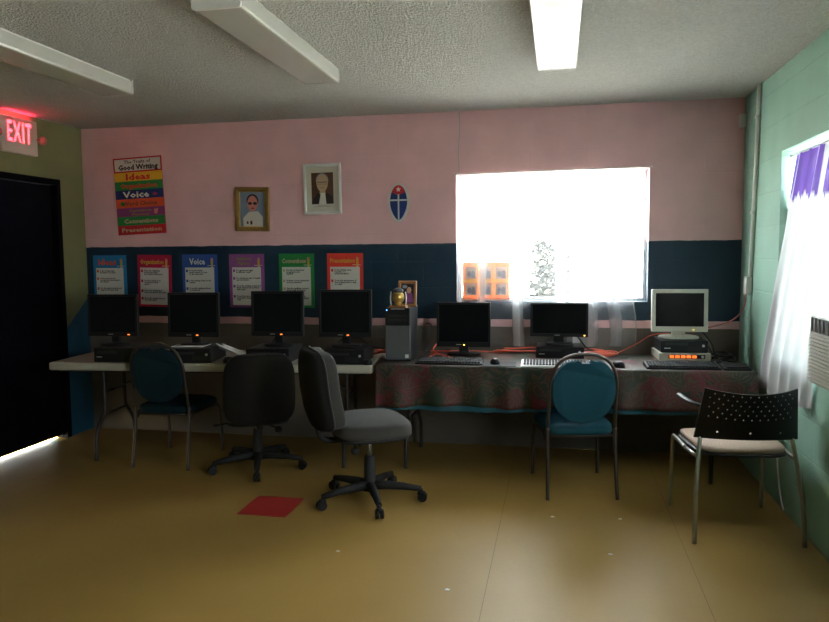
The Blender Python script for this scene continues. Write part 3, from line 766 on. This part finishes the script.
def desktop_pc(label, loc, rz, w, d, h, group=None):
    root = thing('desktop_computer', label, 'computer', loc, rz, group)
    MB().lo((-w / 2, .012, 0), (w / 2, d, h), .004).build('case', M['pc_case'], root)
    MB().lo((-w / 2, 0, 0), (w / 2, .013, h), .004).build('front_panel', M['black'], root)
    MB().lo((-w / 2 + .03, -.003, h * .62), (-w / 2 + .17, .001, h * .62 + .016), .001).build('drive_tray', M['pc_case'], root)
    MB().lo((-w / 2 + .02, -.0025, h * .34), (-w / 2 + .06, .001, h * .34 + .006), .001).build('badge', M['silver'], root)
    q = MB(); q.tube([(w / 2 - .03, .001, h * .6), (w / 2 - .03, -.004, h * .6)], .009, 14); q.build('power_button', M['silver'], root)
    b = MB()
    for i in range(8): b.lo((w / 2 - .13 + i * .012, -.002, h * .2), (w / 2 - .124 + i * .012, .001, h * .5))
    b.build('grille', M['black_matte'], root)
    return root
def keyboard(label, loc, rz, w=.44, d=.15, m='black', km='black_matte', edge=None, group=None):
    root = thing('keyboard', label, 'keyboard', loc, rz, group)
    b = MB()
    # wedge: thin front, thicker back
    pr = [(0, .0), (d, .0), (d, .026), (d - .01, .028), (.012, .014), (0, .010)]
    A = [b.bm.verts.new((-w / 2, y, z)) for y, z in pr]; Bv = [b.bm.verts.new((w / 2, y, z)) for y, z in pr]
    b.bm.faces.new(A); b.bm.faces.new(Bv[::-1])
    for i in range(6): b.bm.faces.new((A[i], A[(i + 1) % 6], Bv[(i + 1) % 6], Bv[i]))
    b.build('case', M[m], root)
    b = MB(); rows_ = 6; sl = Matrix.Rotation(math.atan2(.014, d - .022), 3, 'X')
    for r_ in range(rows_):
        for c_ in range(21):
            x = -w / 2 + .016 + c_ * (w - .03) / 21 + .007; y = .018 + r_ * (d - .034) / 5.6
            z_ = .014 + (y - .012) * .014 / (d - .022) + .004
            b.box((x, y, z_), ((w - .03) / 21 * .84, (d - .034) / 5.6 * .8, .008), 0, sl)
    b.build('keys', M[km], root)
    if edge: MB().lo((-w / 2, -.006, 0), (w / 2, .004, .011), .002).build('front_edge', M[edge], root)
    return root
def mouse(label, loc, rz, group=None):
    root = thing('computer_mouse', label, 'computer mouse', loc, rz, group)
    def fn(p): return (p.x * (1 - .12 * p.y / .055), p.y, max(p.z, -.0) * (1 - .35 * (p.y / .06)) if p.z > 0 else 0)
    MB().sell(.031, .055, .036, .8, .85, (0, 0, 0), fn, 28, 16).build('body', M['black'], root)
    q = MB(); q.tube([(-.004, .03, .021), (.004, .03, .021)], .009, 12); q.build('wheel', M['pc_grey'], root)
    return root

TZt = TZ
G1 = 'black computers on the bare white table'
# left table: four black monitors standing on slim desktop machines
desktop_pc('slim black computer lying under the leftmost monitor', (-3.00, 4.40, TZt), R(4), .335, .36, .098, G1)
desktop_pc('black computer with papers piled on it, second from the left wall', (-2.46, 4.43, TZt), R(10), .285, .36, .098, G1)
desktop_pc('black computer behind the back of the left office chair', (-1.93, 4.50, TZt), R(4), .30, .34, .098, G1)
desktop_pc('black computer just left of the grey tower, under a black monitor', (-1.395, 4.52, TZt), R(5), .275, .36, .098, G1)
PZ = TZt + .098
G2 = 'square black monitors over the writing posters'
monitor('leftmost black monitor, below the Ideas poster', (-3.125, 4.56, PZ - .0), R(3), .380, .298, .066, M['black'], led_x=.125, group=G2, led='led_orange', chin=.028)
monitor('black monitor below the Voice poster', (-2.518, 4.60, PZ), R(3), .378, .313, .064, M['black'], led_x=.03, group=G2, chin=.03)
monitor('black monitor between the Sentence Fluency and Conventions posters', (-1.915, 4.66, PZ), R(3), .375, .312, .072, M['black'], led_x=.03, group=G2, chin=.03)
monitor('black monitor below the Presentation poster, beside the grey tower', (-1.430, 4.68, PZ), R(4), .368, .325, .070, M['black'], led_x=.02, group=G2, chin=.03)
mouse('black mouse at the right end of the bare white table', (-1.245, 4.575, TZt), R(10), 'black mice')
mouse('black mouse beside the paper covered computer', (-2.205, 4.52, TZt), R(-40), 'black mice')
# papers on the second computer
def sheet_of_paper(label, loc, rz, w, d, bend, m='paper'):
    b = MB(); b.sheet(14, 14, lambda u, v: ((u - .5) * w, (v - .5) * d, bend(u, v)))
    o = b.build('paper_sheet', M[m]); o.location = loc; o.rotation_euler = (0, 0, rz)
    md = o.modifiers.new('thickness', 'SOLIDIFY'); md.thickness = .002; md.offset = 1
    return tag(o, label, 'paper', 'loose papers by the second monitor')
sheet_of_paper('white paper lying flat on the second computer', (-2.53, 4.56, PZ + .002), R(8), .24, .17, lambda u, v: .002 + .004 * math.sin(u * 3))
sheet_of_paper('curled white paper hanging off the right side of the second computer', (-2.225, 4.66, TZt + .004), R(15), .25, .21, lambda u, v: .118 * (1 - u) ** 1.1 * (.8 + .2 * math.cos(v * 5)) + .012 * math.sin(v * 6) * (1 - u) + .001)
sheet_of_paper('crumpled white paper on the white table between two computers', (-2.16, 4.86, TZt + .003), R(-20), .13, .12, lambda u, v: .03 * abs(math.sin(u * 5 + v * 3)) * (1 - abs(2 * v - 1)) + .001)

# grey tower with ornament and photo frame on top
tw = thing('tower_computer', 'dark grey tower computer standing at the left end of the floral cloth', 'computer', (-1.066, 4.695, CZ), R(2))
MB().lo((-.085, .014, 0), (.085, .33, .362), .004).build('case', M['pc_case'], tw)
MB().lo((-.085, 0, .008), (.085, .016, .242), .004).build('lower_panel', M['pc_grey'], tw)
MB().lo((-.085, -.002, .242), (.085, .016, .362), .004).build('upper_panel', M['black'], tw)
MB().lo((-.045, -.0035, .352), (.05, -.001, .359), .001).build('chrome_strip', M['silver'], tw)
MB().lo((-.077, -.0045, .344), (-.069, -.0015, .352), .001).build('power_light', M['led_blue'], tw)
MB().lo((.050, -.0015, .022), (.074, .001, .046)).build('sticker', P['white'], tw)
b = MB()
for i in range(2): b.lo((-.06, -.004, .27 + i * .03), (.06, -.001, .286 + i * .03), .001)
b.build('drive_cover', M['black_matte'], tw)
pz = CZ + .362
pf = thing('photo_frame', 'brown wooden photo frame standing on top of the tower computer', 'picture frame', (-1.02, 4.80, pz), R(-4))
pf.rotation_euler = (R(-8), 0, R(-4))
frame_parts(pf, .135, .180, .022, .015, M['wood'])
for c_ in pf.children: 
    for v in c_.data.vertices: v.co.z += .091
MB().lo((-.048, -.008, .020), (.048, -.003, .162)).build('backing', P['dark'], pf)
b = MB(); b.prism(ell(.012, .115, .016, .022), -.0095, -.008); b.mi = 1; b.prism([(-.012, .03), (.045, .03), (.034, .095), (-.002, .095)], -.0095, -.008); b.mi = 2; b.prism(ell(-.02, .14, .018, .012), -.0095, -.008)
b.build('photo', [P['skin'], P['violet'], P['sky']], pf)
orn = thing('ornament', 'small brass bell shaped ornament in a clear holder on top of the tower computer', 'ornament', (-1.068, 4.735, pz), R(-6))
MB().lo((-.062, -.028, 0), (.062, .028, .014), .004).build('base', M['wood'], orn)
MB().lathe([(.020, .014), (.034, .018), (.024, .034), (.036, .048), (.042, .066), (.040, .09), (.030, .104), (.012, .108)], seg=28).build('brass_body', M['brass'], orn)
MB().lathe([(.030, .104), (.036, .108), (.036, .124), (.018, .134), (.006, .136)], seg=24).build('cap', M['pc_grey'], orn)
for s_ in (-1, 1): MB().tube(smooth([(s_ * .052, 0, .014), (s_ * .056, 0, .06), (s_ * .052, 0, .108)], 5), .0045, 8).build('holder_post', M['silver'], orn)

# right table
monitor('square black monitor on the cloth beside the grey tower', (-.660, 5.03, CZ), R(2), .385, .318, .062, M['black'], led_x=.005, led='led_yellow', base_w=.24, neck_w=.07, chin=.036)
keyboard('black keyboard in front of the monitor beside the tower', (-.700, 4.575, CZ), R(1), .445, .15)
pad = tag(MB().lo((-.12, -.10, 0), (.12, .10, .004), .002).build('mouse_pad', mat('dark_mat', (.03, .032, .035), .8)), 'dark mouse pad on the cloth right of the first keyboard', 'mouse pad'); pad.location = (-.385, 4.655, CZ); pad.rotation_euler = (0, 0, R(2))
mouse('black mouse on the dark mouse pad', (-.405, 4.665, CZ + .004), R(5), 'black mice')
desktop_pc('small black computer under the widescreen monitor', (.015, 4.975, CZ), 0, .325, .27, .075)
monitor('black widescreen monitor on a small computer behind the blue chair', (.008, 5.10, CZ + .075), R(-2), .40, .238, .062, M['black'], led_x=.175, led='led_yellow', base_w=.2, neck_w=.075, chin=.022, bezel=.014)
keyboard('black keyboard with pale front edge, left of the blue chair', (-.005, 4.565, CZ), R(1), .45, .155, 'silver', 'black_matte', 'white_metal')
mouse('black mouse on the cloth just right of the blue chair', (.375, 4.66, CZ), R(30), 'black mice')
ps = thing('power_strip_box', 'putty coloured power box with five lit orange switches', 'power switch box', (.830, 4.965, CZ), R(3))
MB().lo((-.165, 0, 0), (.165, .30, .052), .006).build('case', M['cream'], ps)
MB().lo((-.105, -.002, .016), (.13, .002, .042), .003).build('switch_panel', M['black'], ps)
for i in range(5): MB().lo((-.098 + i * .036, -.006, .020), (-.070 + i * .036, -.001, .038), .002).build('switch', M['switch_glow'], ps)
q = MB(); q.tube([(.112, .001, .029), (.112, -.007, .029)], .009, 14); q.build('reset_button', M['silver'], ps)
desktop_pc('black computer on the putty coloured power box', (.830, 4.985, CZ + .052), R(3), .30, .275, .080)
monitor('beige framed monitor at the right end of the table', (.815, 5.12, CZ + .132), R(3), .368, .290, .048, M['beige_plastic'], led_x=.09, led='led_yellow', base_w=.26, base_m=M['beige_plastic'], bezel=.026, chin=.036, neck_w=.09)
keyboard('black keyboard in front of the beige monitor', (.765, 4.595, CZ), R(2), .44, .15)
kb2 = keyboard('second black keyboard at the right end of the table, beside the curtain', (1.075, 4.60, CZ), R(2), .16, .13)
mouse('black mouse between the two keyboards at the right end', (1.01, 4.80, CZ), R(-20), 'black mice')

# ------------------------------------------------------------------ cables on the tables
def cord(label, pts, r, m, name='cable', group=None):
    return tag(MB().tube(smooth(pts, 8), r, 7).build(name, M[m]), label, 'cable', group)
GO = 'orange cables behind the monitors'
z0 = CZ + .005
rr_ = random.Random(4)
for k_, (xa, xb, yb_) in enumerate([(-.93, -.30, 5.20), (-.46, .30, 5.17), (-.44, .12, 5.14), (-.40, .36, 5.11), (-.38, .32, 5.20)]):
    n_ = 9; pts = []
    for i in range(n_):
        t = i / (n_ - 1); pts.append((xa + (xb - xa) * t, yb_ + rr_.uniform(-.025, .025), z0 + .007 * k_ + rr_.uniform(0, .006)))
    lab = ['orange cable trailing from the tower to behind the first black monitor', 'orange cable at the back of the bundle behind the widescreen monitor', 'orange cable in the middle of the bundle behind the widescreen monitor', 'orange cable nearest the front of the bundle behind the widescreen monitor', 'orange cable on top of the bundle behind the widescreen monitor'][k_]
    if k_: pts = [(x, min(y, 5.24), z) for x, y, z in pts]
    cord(lab, pts, .0048, 'orange_cord', group=GO)
for k_ in range(3):
    cxx, cyy, rad = .24 + .03 * k_, 5.12 - .03 * k_, .10 - .012 * k_
    pts = [(cxx + rad * 1.4 * math.cos(a * PI / 6), cyy + rad * .9 * math.sin(a * PI / 6), z0 + .010 + .010 * k_ + .004 * math.sin(a)) for a in range(0, 13)]
    cord(['largest orange cable loop lying right of the widescreen monitor', 'middle orange cable loop lying right of the widescreen monitor', 'smallest orange cable loop lying right of the widescreen monitor'][k_], pts, .0048, 'orange_cord', group='orange cable loops')
cord('orange cable looping between the tower and the first keyboard', [(-.90, 5.05, z0), (-.84, 4.95, z0 + .02), (-.88, 4.82, z0), (-.80, 4.76, z0), (-.72, 4.80, z0 + .01), (-.74, 4.9, z0), (-.86, 4.95, z0 + .03), (-.87, 5.12, z0 + .06), (-.80, 5.2, z0 + .10)], .005, 'orange_cord', group=GO)
cord('thin orange cable rising along the wall to the beige monitor', [(.38, 5.13, z0), (.45, 5.24, z0 + .02), (.56, 5.29, .80), (.66, 5.30, .86), (.78, 5.305, .87)], .004, 'orange_cord', group=GO)
cord('red cable bundle lying behind the last black monitor of the white table', [(-1.33, 4.98, TZt + .006), (-1.27, 5.02, TZt + .02), (-1.22, 4.97, TZt + .025), (-1.20, 5.05, TZt + .012), (-1.29, 5.08, TZt + .02), (-1.30, 4.99, TZt + .036), (-1.21, 5.08, TZt + .03)], .008, 'orange_cord')
GB = 'black cables behind the computers'
cord('black cable arching from the beige monitor to the right end of the table', [(.86, 5.17, .95), (.95, 5.16, .92), (1.02, 5.10, .83), (1.04, 5.02, z0 + .01), (1.10, 4.98, z0), (1.16, 4.90, z0)], .005, 'black_cord', group=GB)
cord('black cable pile beside the power box', [(1.03, 5.10, z0), (1.09, 5.16, z0 + .012), (1.15, 5.10, z0 + .02), (1.08, 5.04, z0 + .02), (1.03, 5.12, z0 + .03), (1.12, 5.18, z0 + .03), (1.16, 5.05, z0 + .012), (1.06, 5.0, z0 + .005), (1.02, 4.93, z0)], .007, 'black_cord', group=GB)
cord('black cable leaving the back of the power box computer', [(.97, 5.2, .86), (1.0, 5.17, .82), (1.04, 5.16, z0 + .03), (1.10, 5.21, z0), (1.16, 5.15, z0)], .005, 'black_cord', group=GB)
cord('black cable from the last white table monitor to the tower', [(-1.36, 4.79, .87), (-1.30, 4.88, .80), (-1.22, 4.92, .775), (-1.18, 5.0, TZt + .01), (-1.17, 5.06, TZt + .008)], .004, 'black_cord', group=GB)
cord('black cable hanging left behind the monitor below the Presentation poster', [(-1.48, 4.80, .87), (-1.56, 4.86, .80), (-1.62, 4.9, TZt + .006), (-1.70, 4.88, TZt + .006)], .004, 'black_cord', group=GB)
cord('black cable hanging left behind the third monitor', [(-1.98, 4.78, .87), (-2.05, 4.84, .79), (-2.10, 4.9, TZt + .006), (-2.2, 4.86, TZt + .006)], .004, 'black_cord', group=GB)
cord('black cable running behind the tower up the wall', [(-.95, 5.06, z0), (-.93, 5.14, .80), (-.92, 5.22, .90), (-.96, 5.25, .93), (-1.0, 5.2, .90)], .004, 'black_cord', group=GB)
cord('black cable beside the widescreen monitor neck', [(.10, 5.16, .90), (.15, 5.18, .84), (.20, 5.14, .78), (.24, 5.05, z0 + .045)], .005, 'black_cord', group=GB)
cord('black cables drooping below the floral cloth', [(-.95, 4.9, .645), (-.93, 4.86, .42), (-.82, 4.85, .36), (-.70, 4.88, .44), (-.62, 4.9, .42), (-.5, 4.92, .33), (-.36, 4.9, .40), (-.22, 4.9, .645)], .006, 'black_cord')

# ------------------------------------------------------------------ chairs
def banquet_chair(label, loc, rz, fab, group=None):
    """origin on the floor under the seat; faces +y"""
    root = thing('banquet_chair', label, 'chair', loc, rz, group)
    fm = M['bronze_tube']
    # seat
    def fn(p): return (p.x * (1 - .06 * (-p.y) / .22), p.y, p.z + .010 * (1 - (p.x / .22) ** 2) * (1 if p.z > 0 else 0) - (.010 if p.y > .17 and p.z > 0 else 0))
    MB().sell(.215, .225, .032, .45, .38, (0, .01, .397), fn, 56, 16).build('seat', fab, root)
    MB().lo((-.19, -.19, .365), (.19, .215, .378), .003).build('seat_board', M['black_matte'], root)
    # backrest: rounded pad with a dip at the top for the hand
    pts = []
    n = 64
    for i in range(n):
        a = 2 * PI * i / n - PI / 2
        ca, sa = math.cos(a), math.sin(a)
        x = .183 * math.copysign(abs(ca) ** .92, ca); z = .655 + .195 * math.copysign(abs(sa) ** .90, sa)
        if sa > .6: z -= .034 * math.exp(-(x / .062) ** 4)
        pts.append((x, z))
    b = MB(); b.prism(pts, -.022, .022, .014)
    tiltb = lambda z: -.215 - (z - .43) * .16
    for v in b.bm.verts: v.co.y += tiltb(v.co.z) - .02 * (1 - (v.co.x / .18) ** 2) * .8
    b.build('backrest', fab, root)
    # arch carrying the pad
    arch = []
    for i in range(33):
        a = PI * i / 32
        ca, sa = math.cos(a), math.sin(a)
        x = -.194 * math.copysign(abs(ca) ** .80, ca); z = .66 + .208 * sa ** .85
        arch.append((x, tiltb(z), z))
    l_ = [(-.200, tiltb(.40), .40), (-.197, tiltb(.5), .5), (-.194, tiltb(.58), .58)]
    r_ = [(-x, y, z) for x, y, z in l_[::-1]]
    MB().tube(l_ + arch + r_, .0095, 10).build('back_frame', fm, root)
    for s_ in (-1, 1):
        MB().tube(smooth([(s_ * .200, -.212, .42), (s_ * .200, -.215, .33), (s_ * .202, -.235, .15), (s_ * .205, -.262, 0)], 5), .0115, 10).build('leg', fm, root)
        MB().tube(smooth([(s_ * .205, -.17, .372), (s_ * .207, .14, .372), (s_ * .208, .205, .355), (s_ * .210, .235, .30), (s_ * .214, .258, 0)], 6), .0115, 10).build('leg', fm, root)
        MB().tube([(s_ * .200, -.216, .33), (s_ * .206, -.12, .368)], .008, 8).build('gusset', fm, root)
    b = MB(); b.tube([(-.205, -.19, .366), (.205, -.19, .366)], .009, 8); b.build('cross_rail', fm, root)
    return root
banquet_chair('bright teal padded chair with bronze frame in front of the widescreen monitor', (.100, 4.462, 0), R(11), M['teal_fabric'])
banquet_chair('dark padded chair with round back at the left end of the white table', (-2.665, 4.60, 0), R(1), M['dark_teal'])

def office_chair(label, loc, rz, base_rot=0, lift=0, back_lift=0, group=None):
    """origin on the floor under the column; faces +y"""
    root = thing('office_chair', label, 'office chair', loc, rz, group)
    bk = M['black_matte']
    for k in range(5):
        a = base_rot + 2 * PI * k / 5
        rot = Matrix.Rotation(a, 4, 'Z')
        b = MB()
        b.tube([(.02, 0, .092), (.10, 0, .094), (.20, 0, .088), (.305, 0, .074)], [.030, .027, .022, .017], 8)
        for v in b.bm.verts: v.co = rot @ v.co
        arm = b.build('base_arm', bk, root)
        b = MB()
        b.tube([(.305, 0, .075), (.305, 0, .05)], .009, 8)
        for s_ in (-1, 1): b.tube([(.312, s_ * .006, .027), (.312, s_ * .022, .027)], .027, 18)
        b.sell(.024, .018, .018, .8, .8, (.306, 0, .046))
        for v in b.bm.verts: v.co = rot @ v.co
        b.build('caster', M['black'], arm)
    b = MB(); b.lathe([(.048, .065), (.046, .105), (.034, .115), (.031, .26), (.026, .27)], seg=24); b.build('column_sleeve', bk, root)
    b = MB(); b.cyl((0, 0, .26), (0, 0, .35 + lift), .014); b.build('column', M['chrome'], root)
    up_ = []
    up_.append(MB().lo((-.09, -.12, .335), (.09, .10, .362), .008).build('mechanism', bk, root))
    b = MB(); b.tube(smooth([(-.05, 0, .348), (-.18, 0, .345), (-.26, .01, .335)], 4), .006, 8); b.sell(.022, .012, .008, 1, 1, (-.27, .01, .333)); up_.append(b.build('lever', bk, root))
    b = MB(); b.tube([(.05, -.10, .345), (.11, -.11, .32)], .006, 8); b.sell(.024, .024, .02, .7, 1, (.13, -.115, .305)); up_.append(b.build('tension_knob', bk, root))
    def sf(p):
        z = p.z
        if p.z > 0: z = p.z * (1 + .25 * (1 - (p.x / .25) ** 2)) + .012
        if p.y > .1: z -= (p.y - .1) ** 2 * 1.3
        if p.y < -.15: z += (-.15 - p.y) * .15
        return (p.x * (1 - .08 * abs(p.y) / .24), p.y, z)
    up_.append(MB().sell(.235, .235, .052, .60, .60, (0, .0, .412), sf, 60, 22).build('seat', M['grey_fabric'], root))
    up_.append(MB().sell(.21, .21, .018, .5, .5, (0, .0, .368), None, 40, 10).build('seat_pan', bk, root))
    for o_ in up_: o_.location.z = lift
    MB().tube(smooth([(0, -.08, .352 + lift), (0, -.22, .345 + lift), (0, -.285, .37 + lift), (0, -.31, .45 + lift), (0, -.345, .58 + lift)], 6), .017, 10).build('back_bar', bk, root)
    tl = R(12)
    def bf(p):
        # p.x width, p.y thickness, p.z height; wrap around the sitter and lean back
        x, y, z = p
        x *= 1 - .14 * max(0, z / .25) ** 2
        y += .28 * x * x / .22 - .035 * (1 - ((z + .08) / .25) ** 2)
        return (x, -.235 + y * 1.0 - (z + .24) * math.tan(tl), .665 + back_lift + z)
    MB().sell(.220, .060, .222, .40, .34, (0, .004, 0), lambda p: bf(p), 60, 30).build('back_cushion', M['grey_fabric'], root)
    MB().sell(.226, .036, .228, .40, .40, (0, -.046, 0), lambda p: bf(p), 60, 30).build('shaded_back_half', M['shaded_grey_fabric'], root)  # rear half, coloured darker so the cushion edge reads as lit
    # piping line round the cushion edge
    pts = []
    pw = lambda v, e: math.copysign(abs(v) ** e, v)
    for i in range(61):
        u = 2 * PI * i / 60
        q_ = Vector(bf(Vector((.226 * pw(math.cos(u), .42), .012, .229 * pw(math.sin(u), .42)))))
        pts.append(q_ + Vector((0, -.036, 0)))
    MB().tube(pts, .005, 6, False).build('piping', M['grey_fabric'], root)
    return root
office_chair('grey fabric office chair turned sideways, in front of the white table end', (-1.084, 3.99, 0), R(29 - 90), R(6.5 + 61), .035, .028)
office_chair('grey fabric office chair seen square from behind, pushed under the white table', (-2.005, 4.48, 0), R(28), R(4 - 28), -.02, -.065)

def arm_chair(label, loc, rz):
    root = thing('stacking_armchair', label, 'chair', loc, rz)
    ch = M['chrome']
    # perforated back shell
    w, h, nx = .485, .262, 28
    b = MB()
    def sp(x, z, off):
        t = (z - .515) / h
        xx = x * (1.03 - .13 * t)
        y = -.235 - .06 * t + .055 * (x / .23) ** 2 + off
        zz = z - .020 * (1 - (x / .23) ** 2) * (1 if t > .5 else -0.2) * abs(t - .5) * 2
        return (xx, y, zz)
    F = [[b.bm.verts.new(sp(-w / 2 + w * i / nx, .515 + h * j / 10, -.006)) for j in range(11)] for i in range(nx + 1)]
    K = [[b.bm.verts.new(sp(-w / 2 + w * i / nx, .515 + h * j / 10, .006)) for j in range(11)] for i in range(nx + 1)]
    for i in range(nx):
        for j in range(10):
            b.bm.faces.new((F[i][j], F[i + 1][j], F[i + 1][j + 1], F[i][j + 1])); b.bm.faces.new((K[i][j], K[i][j + 1], K[i + 1][j + 1], K[i + 1][j]))
    for i in range(nx):
        b.bm.faces.new((F[i][0], K[i][0], K[i + 1][0], F[i + 1][0])); b.bm.faces.new((F[i][10], F[i + 1][10], K[i + 1][10], K[i][10]))
    for j in range(10):
        b.bm.faces.new((F[0][j], F[0][j + 1], K[0][j + 1], K[0][j])); b.bm.faces.new((F[nx][j], K[nx][j], K[nx][j + 1], F[nx][j + 1]))
    back = b.build('backrest', M['black'], root)
    cut = MB()
    for r_ in range(6):
        n_ = 11 if r_ % 2 == 0 else 10
        for c_ in range(n_):
            x = (c_ - (n_ - 1) / 2) * .039; z = .640 + r_ * .024 - .016 * (1 - (x / .22) ** 2)
            cut.tube([(x, -.5, z), (x, .1, z)], .0040, 8)
    for x in (-.15, .0, .15): cut.tube([(x, -.5, .555), (x, .1, .555)], .006, 8)
    co_ = cut.build('cutter', M['black'], root)
    md = back.modifiers.new('holes', 'BOOLEAN'); md.object = co_; md.operation = 'DIFFERENCE'; md.solver = 'EXACT'
    dg = bpy.context.evaluated_depsgraph_get(); dg.update()
    me = bpy.data.meshes.new_from_object(back.evaluated_get(dg)); back.modifiers.clear(); back.data = me
    bpy.data.objects.remove(co_)
    # seat
    def fn(p): return (p.x * (1 + .05 * p.y / .23), p.y, p.z - (max(0, p.y - .15)) ** 2 * 2)
    MB().sell(.225, .235, .020, .5, .4, (0, .03, .452), fn, 48, 12).build('cushion', M['beige_fabric'], root)
    MB().sell(.235, .24, .012, .5, .4, (0, .03, .430), fn, 48, 10).build('seat_shell', M['black'], root)
    for s_ in (-1, 1):
        MB().tube(smooth([(s_ * .262, -.275, 0), (s_ * .252, -.245, .25), (s_ * .230, -.200, .45), (s_ * .214, -.175, .55)], 5), .0115, 12).build('leg', ch, root)
        MB().tube(smooth([(s_ * .248, -.02, .418), (s_ * .248, .20, .420), (s_ * .246, .245, .405), (s_ * .246, .262, .35), (s_ * .250, .278, 0)], 6), .0115, 12).build('leg', ch, root)
        MB().tube([(s_ * .233, -.205, .418), (s_ * .248, .0, .418)], .010, 10).build('side_rail', ch, root)
        b = MB(); b.lo((s_ * .212 - .014, -.195, .52), (s_ * .212 + .014, -.150, .68), .006); b.build('arm_bracket', M['black'], root)
        b = MB(); b.tube(smooth([(s_ * .214, -.175, .672), (s_ * .245, -.13, .682), (s_ * .262, -.04, .690), (s_ * .266, .06, .692)], 6), [.015] * 19, 10)
        for v in b.bm.verts: v.co.z = .682 + (v.co.z - .682) * .55
        b.build('armrest', M['black'], root)
    b = MB(); b.tube([(-.246, -.02, .412), (.246, -.02, .412)], .009, 8); b.build('cross_rail', M['black'], root)
    return root
arm_chair('black armchair with perforated back and beige seat pad beside the mint wall', (.912, 3.955, 0), R(5))

# ------------------------------------------------------------------ floor bits
tag(MB().lo((-1.765, 3.635, 0), (-1.475, 3.942, .0025)).build('red_floor_tile', M['red_tile']), 'single red square tile on the tan floor before the office chairs', 'floor tile')
for k, (x, y, lab) in enumerate([(.255, 3.45, 'white paper scrap on the floor in front of the teal chair, nearest the camera'), (.34, 3.93, 'white paper scrap on the floor behind the right leg of the teal chair'), (-.02, 3.90, 'white paper scrap on the floor behind the left leg of the teal chair'), (-.46, 2.95, 'white speck of paper on the tan floor low in the middle'), (-1.05, 3.25, 'pale paper scrap on the floor before the sideways office chair')]):
    b = MB(); a = k * 1.3
    pr = [(x + .011 * math.cos(a + q_) * (1 + .4 * (q_ == 0)), y + .009 * math.sin(a + q_)) for q_ in (0, 1.4, 2.7, 4.2, 5.3)]
    A = [b.bm.verts.new((px, py, 0)) for px, py in pr]; B2 = [b.bm.verts.new((px, py, .0022)) for px, py in pr]
    b.bm.faces.new(A[::-1]); b.bm.faces.new(B2)
    for i in range(5): b.bm.faces.new((A[i], A[(i + 1) % 5], B2[(i + 1) % 5], B2[i]))
    tag(b.build('paper_scrap', M['paper']), lab, 'paper scrap', 'paper scraps on the floor')
